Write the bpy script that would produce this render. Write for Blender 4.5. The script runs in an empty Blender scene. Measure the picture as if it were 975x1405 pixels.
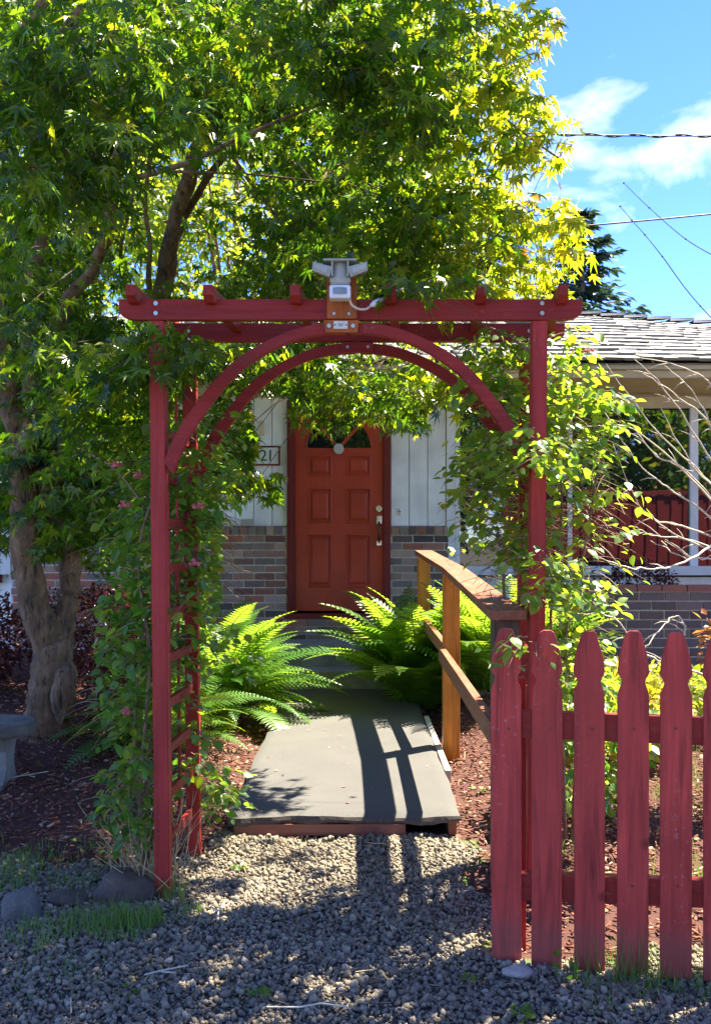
import bpy, bmesh, math, random
import numpy as np
from mathutils import Vector, Matrix, noise as mnoise

# ------------------------------------------------------------------ scene, camera, sky, sun
SC = bpy.context.scene
COL = SC.collection
SC.view_settings.view_transform = 'Standard'
SC.view_settings.look = 'None'
SC.view_settings.gamma = 1.0
SC.view_settings.exposure = 3.05
SC.cycles.max_bounces = 8
SC.cycles.diffuse_bounces = 4
SC.cycles.transmission_bounces = 6
SC.cycles.transparent_max_bounces = 8

F = 1324.0; CX = 487.5; HZ = 740.0; CH = 1.41       # focal length and horizon in photo pixels, eye height
cd = bpy.data.cameras.new('camera'); cam = bpy.data.objects.new('camera', cd); COL.objects.link(cam)
cam.location = (0, 0, CH); cam.rotation_euler = (math.radians(90), 0, 0)
cd.sensor_fit = 'VERTICAL'; cd.sensor_height = 36; cd.lens = F / 1405 * 36
cd.shift_y = (HZ - 702.5) / 1405; cd.clip_end = 2000; cd.clip_start = 0.05
SC.camera = cam

SUN = Vector((0.52, 0.39, 1.13)).normalized()
EL = math.asin(SUN.z); AZ = math.atan2(SUN.x, SUN.y)
world = bpy.data.worlds.new('World'); SC.world = world; world.use_nodes = True
wn = world.node_tree.nodes; wl = world.node_tree.links
bg = wn['Background']
sky = wn.new('ShaderNodeTexSky'); sky.sky_type = 'NISHITA'; sky.sun_disc = False
sky.sun_elevation = EL; sky.sun_rotation = AZ
sky.air_density = 0.6; sky.dust_density = 0.0; sky.altitude = 1000; sky.ozone_density = 3.5
hs = wn.new('ShaderNodeHueSaturation'); hs.inputs['Saturation'].default_value = 1.2; hs.inputs['Hue'].default_value = 0.517
hs.inputs['Value'].default_value = 0.54
wl.new(sky.outputs[0], hs.inputs['Color'])
tc = wn.new('ShaderNodeTexCoord'); mp = wn.new('ShaderNodeMapping')
mp.inputs['Scale'].default_value = (4.2, 4.2, 8.0); mp.inputs['Location'].default_value = (4.2, 1.1, 2.6)
nz = wn.new('ShaderNodeTexNoise'); nz.inputs['Scale'].default_value = 1.6; nz.inputs['Detail'].default_value = 7
nz.inputs['Roughness'].default_value = 0.55; nz.inputs['Distortion'].default_value = 0.25
cr = wn.new('ShaderNodeValToRGB')
cr.color_ramp.elements[0].position = 0.53; cr.color_ramp.elements[0].color = (0, 0, 0, 1)
cr.color_ramp.elements[1].position = 0.78; cr.color_ramp.elements[1].color = (.55, .55, .55, 1)
mx = wn.new('ShaderNodeMix'); mx.data_type = 'RGBA'
wl.new(tc.outputs['Generated'], mp.inputs['Vector']); wl.new(mp.outputs[0], nz.inputs['Vector'])
wl.new(nz.outputs['Fac'], cr.inputs['Fac']); wl.new(cr.outputs[0], mx.inputs['Factor'])
wl.new(hs.outputs[0], mx.inputs['A']); mx.inputs['B'].default_value = (2.9, 2.6, 2.4, 1)
wl.new(mx.outputs['Result'], bg.inputs['Color'])
bg.inputs['Strength'].default_value = 0.15

sd = bpy.data.lights.new('sun', 'SUN'); so = bpy.data.objects.new('sun', sd); COL.objects.link(so)
sd.energy = 3.6; sd.angle = math.radians(0.5); sd.color = (1.0, 0.90, 0.70)
so.rotation_euler = SUN.to_track_quat('Z', 'Y').to_euler(); so.location = (10, 8, 20)

# ------------------------------------------------------------------ helpers
rnd = random.Random(7)
R = np.random.default_rng(11)

def W(px, py, D):
    """a place in the world from where it stands in the photograph and its distance"""
    return Vector(((px - CX) * D / F, D, CH - (py - HZ) * D / F))

class N:
    """small node-tree helper"""
    def __init__(s, name):
        s.m = bpy.data.materials.new(name); s.m.use_nodes = True
        s.t = s.m.node_tree; s.n = s.t.nodes; s.l = s.t.links
        s.b = s.n['Principled BSDF']; s.out = s.n['Material Output']
        s.tc = s.n.new('ShaderNodeTexCoord'); s.oi = s.n.new('ShaderNodeObjectInfo')
        a = s.n.new('ShaderNodeVectorMath'); a.operation = 'SCALE'; a.inputs[0].default_value = (13.1, 7.7, 5.3)
        s.l.new(s.oi.outputs['Random'], a.inputs['Scale'])
        b = s.n.new('ShaderNodeVectorMath'); b.operation = 'ADD'
        s.l.new(s.tc.outputs['Object'], b.inputs[0]); s.l.new(a.outputs[0], b.inputs[1])
        s.co = b.outputs[0]
    def noise(s, scale, detail=5, rough=0.55, stretch=None, dist=0.0):
        v = s.co
        if stretch:
            m = s.n.new('ShaderNodeMapping'); m.inputs['Scale'].default_value = stretch
            s.l.new(v, m.inputs['Vector']); v = m.outputs[0]
        x = s.n.new('ShaderNodeTexNoise'); x.inputs['Scale'].default_value = scale
        x.inputs['Detail'].default_value = detail; x.inputs['Roughness'].default_value = rough
        x.inputs['Distortion'].default_value = dist
        s.l.new(v, x.inputs['Vector']); return x.outputs['Fac']
    def voro(s, scale, feature='F1'):
        x = s.n.new('ShaderNodeTexVoronoi'); x.inputs['Scale'].default_value = scale; x.feature = feature
        s.l.new(s.co, x.inputs['Vector']); return x
    def ramp(s, fac, stops, interp='LINEAR'):
        r = s.n.new('ShaderNodeValToRGB'); e = r.color_ramp.elements; r.color_ramp.interpolation = interp
        while len(e) < len(stops): e.new(0.5)
        for k, (p, c) in enumerate(stops):
            e[k].position = p; e[k].color = tuple(c) + (1,) if len(c) == 3 else c
        s.l.new(fac, r.inputs['Fac']); return r.outputs[0]
    def mix(s, fac, a, b, mode='MIX'):
        x = s.n.new('ShaderNodeMix'); x.data_type = 'RGBA'; x.blend_type = mode
        for sock, v in (('Factor', fac), ('A', a), ('B', b)):
            if hasattr(v, 'is_linked'): s.l.new(v, x.inputs[sock])
            elif isinstance(v, (int, float)): x.inputs[sock].default_value = v
            else: x.inputs[sock].default_value = tuple(v) + (1,)
        return x.outputs['Result']
    def math(s, op, a, b=0.0):
        x = s.n.new('ShaderNodeMath'); x.operation = op
        for k, v in enumerate((a, b)):
            if hasattr(v, 'is_linked'): s.l.new(v, x.inputs[k])
            else: x.inputs[k].default_value = v
        return x.outputs[0]
    def bump(s, h, strength=0.3, dist=0.01):
        x = s.n.new('ShaderNodeBump'); x.inputs['Strength'].default_value = strength
        x.inputs['Distance'].default_value = dist; s.l.new(h, x.inputs['Height'])
        s.l.new(x.outputs[0], s.b.inputs['Normal']); return x
    def col(s, c):
        if hasattr(c, 'is_linked'): s.l.new(c, s.b.inputs['Base Color'])
        else: s.b.inputs['Base Color'].default_value = tuple(c) + (1,)
    def rough(s, v):
        if hasattr(v, 'is_linked'): s.l.new(v, s.b.inputs['Roughness'])
        else: s.b.inputs['Roughness'].default_value = v

def wood_paint(name, c, axis=2, wear=(0.5, 0.3, 0.28), wearamt=0.25, rough=0.55, knots=False, gr=0.25):
    m = N(name); st = [9, 9, 9]; st[axis] = 0.55
    g = m.noise(3.0, 6, 0.6, tuple(st), 1.2)
    st2 = [60, 60, 60]; st2[axis] = 2.0
    fine = m.noise(2.0, 3, 0.6, tuple(st2))
    big = m.noise(3.2, 4)
    dark = tuple(x * (1 - gr * 1.6) for x in c); lite = tuple(min(1, x * (1 + gr)) for x in c)
    base = m.ramp(g, [(0.3, dark), (0.5, c), (0.7, lite)])
    base = m.mix(m.ramp(big, [(0.35, (0, 0, 0)), (0.75, (1, 1, 1))]), base, tuple(x * 0.72 for x in c))
    w = m.math('MULTIPLY', m.ramp(m.noise(55, 4, 0.7), [(0.60, (0, 0, 0)), (0.70, (1, 1, 1))]),
               m.ramp(m.noise(2.2, 3), [(0.45, (0, 0, 0)), (0.62, (1, 1, 1))]))
    base = m.mix(m.math('MULTIPLY', w, wearamt), base, wear)
    if knots:
        v = m.voro(4.2); base = m.mix(m.ramp(v.outputs['Distance'], [(0.05, (1, 1, 1)), (0.11, (0, 0, 0))]), base, tuple(x * 0.45 for x in c))
    m.b.inputs['Specular IOR Level'].default_value = .3
    m.col(base); m.rough(m.ramp(fine, [(0.3, (rough - .12,) * 3), (0.7, (rough + .15,) * 3)]))
    h = m.mix(0.5, g, fine)
    m.bump(h, 0.45, 0.004)
    return m.m

def simple(name, c, rough=0.6, metal=0.0, var=0.15, scale=8, bump=0.15, bd=0.004, spec=None):
    m = N(name)
    f = m.noise(scale, 6, 0.6)
    m.col(m.ramp(f, [(0.3, tuple(x * (1 - var) for x in c)), (0.7, tuple(min(1, x * (1 + var)) for x in c))]))
    m.rough(rough); m.b.inputs['Metallic'].default_value = metal
    if bump: m.bump(m.noise(scale * 6, 5), bump, bd)
    return m.m

def leaf_mat(name, ramp, tramp, trans=0.45, rough=0.42, obj=False):
    """leaf: glossy face mixed with light coming through; colour varies leaf to leaf"""
    m = N(name)
    if obj == 'color':
        sp = m.n.new('ShaderNodeSeparateColor'); m.l.new(m.oi.outputs['Color'], sp.inputs[0]); f = sp.outputs[0]
    elif obj: f = m.oi.outputs['Random']
    else:
        a = m.n.new('ShaderNodeAttribute'); a.attribute_name = 'tint'; f = a.outputs['Fac']
    m.col(m.ramp(f, ramp)); m.rough(rough)
    m.b.inputs['Specular IOR Level'].default_value = 0.55
    t = m.n.new('ShaderNodeBsdfTranslucent'); m.l.new(m.ramp(f, tramp), t.inputs['Color'])
    x = m.n.new('ShaderNodeMixShader'); x.inputs[0].default_value = trans
    m.l.new(m.b.outputs[0], x.inputs[1]); m.l.new(t.outputs[0], x.inputs[2])
    m.l.new(x.outputs[0], m.out.inputs['Surface']); return m.m

def tag(o, label=None, cat=None, group=None, kind=None):
    if label: o['label'] = label
    if cat: o['category'] = cat
    if group: o['group'] = group
    if kind: o['kind'] = kind
    return o

def root(name, loc, label, cat, group=None):
    o = bpy.data.objects.new(name, None); COL.objects.link(o); o.location = loc
    o.empty_display_size = 0.1
    return tag(o, label, cat, group)

def wloc(o):
    v = Vector((0, 0, 0))
    while o: v = v + o.location; o = o.parent
    return v

def link(name, me, mat, parent=None, loc=None):
    """loc is a world position"""
    o = bpy.data.objects.new(name, me); COL.objects.link(o)
    if mat is not None and not me.materials: me.materials.append(mat)
    if parent: o.parent = parent
    p = Vector(loc) if loc is not None else Vector((0, 0, 0))
    o.location = p - wloc(parent) if parent else p
    return o

def from_bm(name, bm, mat, parent=None, smooth=False):
    """link a bmesh given in world coordinates, its origin at its own middle"""
    c = Vector((0, 0, 0))
    for v in bm.verts: c += v.co
    c /= max(1, len(bm.verts))
    for v in bm.verts: v.co -= c
    me = bpy.data.meshes.new(name); bm.to_mesh(me); bm.free()
    if smooth: me.polygons.foreach_set('use_smooth', [True] * len(me.polygons))
    return link(name, me, mat, parent, c)

def box_into(bm, c, s, rot=None, bev=0.0, seg=1):
    r = bmesh.ops.create_cube(bm, size=1.0)
    vs = r['verts']
    M = Matrix.Translation(Vector(c)) @ (rot.to_4x4() if rot else Matrix()) @ Matrix.Diagonal((s[0], s[1], s[2], 1))
    bmesh.ops.transform(bm, matrix=M, verts=vs)
    if bev > 0:
        es = list({e for v in vs for e in v.link_edges})
        bmesh.ops.bevel(bm, geom=es, offset=bev, segments=seg, affect='EDGES', profile=0.6)

def box(name, c, s, mat, parent=None, rot=None, bev=0.003, seg=2):
    bm = bmesh.new(); box_into(bm, c, s, rot, bev, seg); return from_bm(name, bm, mat, parent)

def span(name, x0, x1, y0, y1, z0, z1, mat, parent=None, bev=0.003, seg=2):
    return box(name, ((x0 + x1) / 2, (y0 + y1) / 2, (z0 + z1) / 2), (x1 - x0, y1 - y0, z1 - z0), mat, parent, None, bev, seg)

def beam(name, a, b, w, h, mat, parent=None, up=Vector((0, 0, 1)), bev=0.003):
    """a straight timber from a to b, w across, h along up"""
    a, b = Vector(a), Vector(b); d = (b - a); L = d.length; d.normalize()
    x = d.cross(up).normalized(); z = x.cross(d).normalized()
    rot = Matrix((x, d, z)).transposed()
    return box(name, (a + b) / 2, (w, L, h), mat, parent, rot, bev)

def prism_into(bm, pts, y0, y1, bev=0.0):
    """outline pts (x,z) pushed from y0 to y1"""
    f = [bm.verts.new((x, y0, z)) for x, z in pts]; k = [bm.verts.new((x, y1, z)) for x, z in pts]
    n = len(pts); fs = [bm.faces.new(f), bm.faces.new(k[::-1])]
    for i in range(n):
        fs.append(bm.faces.new((f[i], k[i], k[(i + 1) % n], f[(i + 1) % n])))
    bmesh.ops.recalc_face_normals(bm, faces=fs)
    if bev:
        es = [e for e in fs[0].edges] + [e for e in fs[1].edges]
        bmesh.ops.bevel(bm, geom=es, offset=bev, segments=2, affect='EDGES', profile=0.6)

def tube_into(bm, pts, rad, n=8, cap=True):
    pts = [Vector(p) for p in pts]; rings = []
    ref = Vector((0.13, 0.31, 0.94))
    for i, p in enumerate(pts):
        d = (pts[min(i + 1, len(pts) - 1)] - pts[max(i - 1, 0)])
        if d.length < 1e-9: d = Vector((0, 0, 1))
        d.normalize(); x = d.cross(ref)
        if x.length < 1e-3: x = d.cross(Vector((1, 0, 0)))
        x.normalize(); y = d.cross(x)
        r = rad[i] if hasattr(rad, '__len__') else rad
        rings.append([bm.verts.new(p + (x * math.cos(2 * math.pi * k / n) + y * math.sin(2 * math.pi * k / n)) * r) for k in range(n)])
    for a, b in zip(rings, rings[1:]):
        for k in range(n): bm.faces.new((a[k], a[(k + 1) % n], b[(k + 1) % n], b[k]))
    if cap and n > 2: bm.faces.new(rings[0][::-1]); bm.faces.new(rings[-1])

def spline(pts, k=6):
    """Catmull-Rom through points"""
    P = [Vector(p) for p in pts]; P = [P[0] * 2 - P[1]] + P + [P[-1] * 2 - P[-2]]; out = []
    for i in range(1, len(P) - 2):
        for j in range(k):
            t = j / k; a, b, c, d = P[i - 1], P[i], P[i + 1], P[i + 2]
            out.append(0.5 * ((2 * b) + (c - a) * t + (2 * a - 5 * b + 4 * c - d) * t * t + (3 * b - a - 3 * c + d) * t ** 3))
    out.append(P[-2]); return out

def disc_into(bm, c, r, d, axis='Y', n=14, r2=None):
    mt = Matrix.Translation(Vector(c)) @ (Matrix.Rotation(math.pi / 2, 4, 'X') if axis == 'Y' else Matrix())
    bmesh.ops.create_cone(bm, cap_ends=True, segments=n, radius1=r, radius2=r if r2 is None else r2, depth=d, matrix=mt)

def disc(name, c, r, d, mat, parent, axis='Y', n=14, r2=None, smooth=False):
    bm = bmesh.new(); disc_into(bm, c, r, d, axis, n, r2); return from_bm(name, bm, mat, parent, smooth)

# ---- mass scatter of a small template mesh (numpy, one joined mesh)
def joined(name, tv, tf, pos, rot, scl, mat, parent=None, tint=None, kind='stuff'):
    """tv (V,3) or list of variants, tf (T,3); pos (n,3) world; rot (n,3,3); scl (n,) or (n,3)"""
    n = len(pos)
    if scl.ndim == 1: scl = scl[:, None].repeat(3, 1)
    if isinstance(tv, list):
        A = np.stack(tv)[R.integers(0, len(tv), n)]
    else: A = np.broadcast_to(tv, (n,) + tv.shape)
    V = A * scl[:, None, :]
    V = np.einsum('nij,nvj->nvi', rot, V)
    c = pos.mean(0) if parent is not None else np.zeros(3)
    V = V + (pos - c)[:, None, :]
    nv = A.shape[1]; Fc = tf[None] + (np.arange(n) * nv)[:, None, None]
    me = bpy.data.meshes.new(name)
    me.vertices.add(n * nv); me.vertices.foreach_set('co', V.astype(np.float32).ravel())
    T = n * len(tf); me.loops.add(T * 3); me.loops.foreach_set('vertex_index', Fc.astype(np.int32).ravel())
    me.polygons.add(T); me.polygons.foreach_set('loop_start', np.arange(T, dtype=np.int32) * 3)
    me.update(calc_edges=True)
    if tint is not None:
        a = me.attributes.new('tint', 'FLOAT', 'POINT'); a.data.foreach_set('value', np.repeat(tint, nv).astype(np.float32))
    o = link(name, me, mat, parent, c); o['kind'] = kind
    return o

def frames(t, up):
    """rotation matrices whose +Y is t and +Z as near to up as can be"""
    t = t / np.linalg.norm(t, axis=1, keepdims=True)
    z = up - (up * t).sum(1, keepdims=True) * t
    z /= np.linalg.norm(z, axis=1, keepdims=True) + 1e-9
    x = np.cross(t, z)
    return np.stack([x, t, z], axis=2)

def rand_rot(n):
    q = R.normal(size=(n, 4)); q /= np.linalg.norm(q, axis=1, keepdims=True)
    w, x, y, z = q.T
    return np.stack([np.stack([1 - 2 * (y * y + z * z), 2 * (x * y - z * w), 2 * (x * z + y * w)], 1),
                     np.stack([2 * (x * y + z * w), 1 - 2 * (x * x + z * z), 2 * (y * z - x * w)], 1),
                     np.stack([2 * (x * z - y * w), 2 * (y * z + x * w), 1 - 2 * (x * x + y * y)], 1)], 1)

def tmesh(name, tv, tf, mat):
    me = bpy.data.meshes.new(name); me.from_pydata([tuple(v) for v in tv], [], [tuple(int(i) for i in f) for f in tf]); me.materials.append(mat); return me

def project(pos):
    d = np.maximum(pos[:, 1], 0.1)
    return CX + pos[:, 0] * F / d, HZ - (pos[:, 2] - CH) * F / d

# leaf templates: +Y towards the tip, +Z the upper face, size 1
def maple_tpl(lobes=7):
    ang = {7: [-118, -82, -42, 0, 42, 82, 118], 5: [-95, -48, 0, 48, 95]}[lobes]
    L = {7: [.42, .68, .9, 1.0, .9, .68, .42], 5: [.6, .88, 1.0, .88, .6]}[lobes]
    v = [(0, 0, 0)]; n = len(ang)
    notch = [ang[0] - 22] + [(a + b) / 2 for a, b in zip(ang, ang[1:])] + [ang[-1] + 22]
    nr = [.12] + [.30] * (n - 1) + [.12]
    for a, r in zip(notch, nr):
        t = math.radians(a); v.append((math.sin(t) * r, math.cos(t) * r, .035))
    for a, r in zip(ang, L):
        t = math.radians(a); v.append((math.sin(t) * r, math.cos(t) * r, -.27 * r * r))
    f = []
    for k in range(n): f += [(0, 1 + k + 1, n + 2 + k), (0, n + 2 + k, 1 + k)]
    return np.array(v, float), np.array(f)
def ovate_tpl():
    v = [(0, 0, 0), (.27, .18, .05), (.36, .42, .07), (.24, .72, .04), (0, 1, -.06), (-.24, .72, .04), (-.36, .42, .07), (-.27, .18, .05), (0, .45, 0)]
    f = [(8, 0, 1), (8, 1, 2), (8, 2, 3), (8, 3, 4), (8, 4, 5), (8, 5, 6), (8, 6, 7), (8, 7, 0)]
    return np.array(v, float), np.array(f)
def blade_tpl():
    v = [(-.5, 0, 0), (.5, 0, 0), (-.4, .45, .05), (.4, .45, .05), (-.2, .8, .16), (.2, .8, .16), (0, 1, .3)]
    f = [(0, 1, 3), (0, 3, 2), (2, 3, 5), (2, 5, 4), (4, 5, 6)]
    return np.array(v, float), np.array(f)
MV, MF = maple_tpl(7); M5V, M5F = maple_tpl(5); OV, OF = ovate_tpl(); BV, BF = blade_tpl()
QV = np.array([(0, 0, 0), (.3, .45, .06), (0, 1, -.05), (-.3, .45, .06)], float); QF = np.array([(0, 1, 2), (0, 2, 3)])

def leaf_parts(parent, name, tv, tf, pos, rot, scl, mat_joined, mat_obj, tint, limit=290):
    """leaves of one plant: those that show largest as leaf parts, the rest one joined part"""
    px, py = project(pos); inside = (px > 5) & (px < 970) & (py > 5) & (py < 1400)
    # the largest in the picture are the nearest: keep those not buried behind others (coarse occupancy grid)
    order = np.argsort(np.where(inside, pos[:, 1], 1e6)); seen = {}; pick = []
    for i in order:
        if not inside[i] or len(pick) >= limit: break
        k = (int(px[i] // 11), int(py[i] // 11))
        if seen.get(k): continue
        seen[k] = 1; pick.append(i)
    pick = np.array(pick, int); rest = np.ones(len(pos), bool); rest[pick] = False
    me = tmesh(name + '_leaf', tv, tf, mat_obj); w = wloc(parent)
    for i in pick:
        o = bpy.data.objects.new('leaf', me); COL.objects.link(o); o.parent = parent
        M = Matrix([list(rot[i][r]) + [0] for r in range(3)] + [[0, 0, 0, 1]])
        o.rotation_euler = M.to_euler(); o.location = Vector(pos[i]) - w
        s = scl[i]; o.scale = (s, s, s); o.color = (float(tint[i]),) * 3 + (1,)
    joined('foliage', tv, tf, pos[rest], rot[rest], scl[rest], mat_joined, parent, tint[rest])

# ------------------------------------------------------------------ materials
RED = wood_paint('red painted timber', (0.38, 0.033, 0.027), 2, wearamt=0.3)
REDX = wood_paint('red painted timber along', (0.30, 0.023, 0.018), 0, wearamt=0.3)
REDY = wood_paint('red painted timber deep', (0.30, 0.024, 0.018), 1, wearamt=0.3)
PICK = wood_paint('weathered red picket', (0.47, 0.054, 0.044), 2, wear=(.45, .25, .25), wearamt=0.6, knots=True, gr=0.42)
ORG = wood_paint('orange stained wood', (0.40, 0.105, 0.022), 2, wearamt=0.1)
CEDAR = wood_paint('cedar post', (0.56, 0.19, 0.022), 2, wear=(.5, .35, .2), wearamt=0.2, gr=0.4)
CEDY = wood_paint('cedar rail', (0.27, 0.095, 0.050), 1, wear=(.5, .4, .3), wearamt=0.5, gr=0.35)
DOOR = wood_paint('red door paint', (0.45, 0.050, 0.020), 2, wearamt=0.0, rough=0.42, gr=0.06)
FRAME = wood_paint('maroon frame paint', (0.19, 0.018, 0.014), 2, wearamt=0.1, gr=0.1)
WHITE = wood_paint('white siding paint', (0.86, 0.85, 0.81), 2, wear=(.5, .47, .42), wearamt=0.35, gr=0.05)
CREAM = wood_paint('cream fascia paint', (0.62, 0.50, 0.34), 0, wear=(.4, .35, .28), wearamt=0.3, gr=0.08)
GUT = wood_paint('pale gutter paint', (0.60, 0.56, 0.50), 0, wear=(.3, .27, .2), wearamt=0.5, gr=0.08)
TRIM = wood_paint('white window trim', (0.75, 0.75, 0.74), 2, wearamt=0.1, gr=0.04)
STEEL = simple('galvanised bolt', (0.55, 0.54, 0.52), 0.35, 0.9, 0.1, 40, 0.05)
CHROME = simple('polished lock metal', (0.75, 0.74, 0.72), 0.18, 1.0, 0.05, 30, 0.0)
BRASS = simple('dark bronze', (0.10, 0.05, 0.03), 0.35, 0.8, 0.1, 30, 0.0)
LAMP = simple('aged grey lamp plastic', (0.36, 0.36, 0.30), 0.45, 0, 0.15, 20, 0.05)
LAMPW = simple('white lamp plastic', (0.72, 0.74, 0.76), 0.35, 0, 0.06, 20, 0.0)
LENS = simple('grey sensor lens', (0.22, 0.26, 0.30), 0.15, 0, 0.1, 60, 0.2)
CORDM = simple('cream cord rubber', (0.62, 0.50, 0.40), 0.5, 0, 0.05, 30, 0.0)
MORT = simple('grey mortar', (0.60, 0.57, 0.52), 0.9, 0, 0.2, 30, 0.6, 0.006)
CONC = simple('old concrete', (0.22, 0.215, 0.20), 0.9, 0, 0.35, 6, 0.5, 0.01)
PLATE = simple('off-white plaque enamel', (0.66, 0.65, 0.58), 0.4, 0, 0.05, 30, 0.0)
INK = simple('dark green numerals', (0.02, 0.045, 0.03), 0.5, 0, 0.05, 30, 0.0)
BLACKW = simple('black cable', (0.015, 0.016, 0.02), 0.6, 0, 0.1, 30, 0.0)
MEDAL = simple('pewter medallion', (0.55, 0.55, 0.50), 0.45, 0.5, 0.35, 90, 0.8, 0.006)
ROOM = simple('dark room', (0.012, 0.012, 0.013), 0.9, 0, 0.1, 5, 0.0)  # near-black for the added slabs that stop light behind the front wall

def mk_brick(name, stops):
    m = N(name)
    c = m.ramp(m.oi.outputs['Random'], stops)
    f = m.noise(38, 6, 0.7); g = m.noise(9, 5, 0.6)
    c = m.mix(m.ramp(f, [(0.54, (0, 0, 0)), (0.8, (.6,) * 3)]), c, (0.42, 0.33, 0.28))
    c = m.mix(m.ramp(g, [(0.55, (0, 0, 0)), (0.8, (.6,) * 3)]), c, (0.055, 0.05, 0.055))
    m.col(c); m.rough(0.88); m.bump(f, 0.7, 0.006); return m.m
BRICK = mk_brick('mottled house brick', [(0.0, (.13, .06, .045)), (0.15, (.42, .14, .08)), (0.35, (.27, .17, .13)), (0.5, (.44, .29, .21)), (0.65, (.055, .045, .045)), (0.8, (.38, .19, .12)), (0.9, (.08, .065, .065)), (1, (.30, .22, .18))])
BRICKG = mk_brick('grey planter brick', [(0.0, (.07, .06, .07)), (0.3, (.13, .11, .12)), (0.6, (.10, .075, .08)), (0.8, (.17, .14, .14)), (1, (.12, .08, .08))])
BRICKT = mk_brick('red cap brick', [(0.0, (.26, .10, .075)), (0.5, (.20, .09, .08)), (1, (.28, .15, .11))])

def mk_shake():
    m = N('weathered roof shake')
    st = m.noise(3, 5, 0.6, (30, 2, 5)); r = m.oi.outputs['Random']
    c = m.ramp(r, [(0, (.20, .195, .19)), (0.5, (.28, .275, .27)), (1, (.38, .375, .37))])
    c = m.mix(m.ramp(st, [(0.4, (0, 0, 0)), (0.7, (.7,) * 3)]), c, (.12, .115, .11))
    m.col(c); m.rough(0.85); m.bump(st, 0.6, 0.01); return m.m
SHAKE = mk_shake()

def mk_bark():
    m = N('maple bark')
    a = m.noise(7, 7, 0.65, (1.6, 1.6, .7), .8); b = m.noise(40, 5, 0.7, (1, 1, .5))
    c = m.ramp(a, [(0.28, (.04, .024, .013)), (0.48, (.16, .090, .045)), (0.62, (.27, .16, .085)), (0.75, (.38, .27, .17))])
    c = m.mix(m.ramp(b, [(0.5, (0, 0, 0)), (0.68, (.7,) * 3)]), c, (.20, .14, .09))
    lichen = m.ramp(m.noise(16, 4, .6), [(0.66, (0, 0, 0)), (0.72, (.55,) * 3)])
    c = m.mix(lichen, c, (.30, .28, .20))
    fis = m.noise(10, 6, .7, (2.6, 2.6, .45), .6); c = m.mix(m.ramp(fis, [(.36, (.9,) * 3), (.46, (0, 0, 0))]), c, (.018, .011, .007))
    m.col(c); m.rough(0.9); m.bump(m.mix(.6, m.mix(.5, a, b), fis), 1.0, 0.035); return m.m
BARK = mk_bark()
TWIG = simple('thin brown twig', (0.10, 0.065, 0.04), 0.8, 0, 0.3, 20, 0.3)
PALE = simple('bleached bare branch', (0.50, 0.45, 0.36), 0.8, 0, 0.25, 20, 0.3)
VSTEM = simple('woody vine stem', (0.20, 0.13, 0.08), 0.85, 0, 0.35, 20, 0.4)
STRAW = simple('dry grass stalk', (0.42, 0.33, 0.18), 0.8, 0, 0.2, 20, 0.1)

def mk_mat_ramp():
    m = N('mineral roofing felt'); f = m.noise(400, 3, .8); g = m.noise(3.5, 5, .6); e = m.noise(30, 4, .7)
    c = m.ramp(f, [(0.3, (.035, .034, .034)), (0.55, (.072, .070, .069)), (0.75, (.17, .165, .16))])
    c = m.mix(m.ramp(g, [(0.4, (0, 0, 0)), (0.7, (.5,) * 3)]), c, (.092, .086, .082))
    c = m.mix(m.ramp(e, [(0.60, (0, 0, 0)), (0.72, (.5,) * 3)]), c, (.06, .055, .048))
    m.col(c); m.rough(.9); m.bump(f, .5, .003); return m.m
FELT = mk_mat_ramp()
FELTE = simple('torn felt edge', (0.075, 0.062, 0.055), 0.95, 0, 0.3, 50, 0.8, 0.006)

def mk_rock(name, a, b):
    m = N(name); f = m.noise(14, 8, .7); v = m.noise(70, 4, .8)
    c = m.ramp(f, [(0.3, a), (0.7, b)]); c = m.mix(m.ramp(v, [(.58, (0, 0, 0)), (.68, (.6,) * 3)]), c, tuple(min(1, x * 1.7) for x in b))
    m.col(c); m.rough(.9); m.bump(f, .8, .02); return m.m
ROCKB = mk_rock('brown river rock', (.055, .038, .028), (.12, .085, .062))
ROCKG = mk_rock('grey speckled rock', (.07, .068, .062), (.15, .145, .13))
ROCKL = mk_rock('pale rock', (.30, .27, .23), (.42, .38, .33))

def tinted(name, ramp, rough=.9, bump=(120, .5, .004)):
    m = N(name); a = m.n.new('ShaderNodeAttribute'); a.attribute_name = 'tint'
    c = m.ramp(a.outputs['Fac'], ramp)
    f = m.noise(bump[0], 4, .7); c = m.mix(m.ramp(f, [(.4, (0, 0, 0)), (.8, (.5,) * 3)]), c, (0.30, 0.28, 0.25) if 'gravel' in name else (.05, .03, .02))
    m.col(c); m.rough(rough); m.bump(f, bump[1], bump[2]); return m.m
GRAV = tinted('crushed grey gravel', [(0, (.085, .066, .042)), (.4, (.175, .142, .096)), (.7, (.265, .22, .15)), (.93, (.38, .32, .22)), (1, (.5, .43, .31))])
MULCH = tinted('red bark mulch', [(0, (.05, .013, .010)), (.35, (.15, .040, .024)), (.62, (.27, .10, .06)), (.82, (.40, .24, .16)), (1, (.58, .45, .32))])
GRASS = leaf_mat('grass blade', [(0, (.07, .20, .025)), (.7, (.14, .27, .04)), (1, (.34, .30, .12))], [(0, (.12, .30, .02)), (1, (.35, .35, .08))], .35, .5)
LITTER = tinted('dry leaf litter', [(0, (.12, .05, .02)), (.5, (.28, .15, .07)), (1, (.45, .33, .2))])

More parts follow.
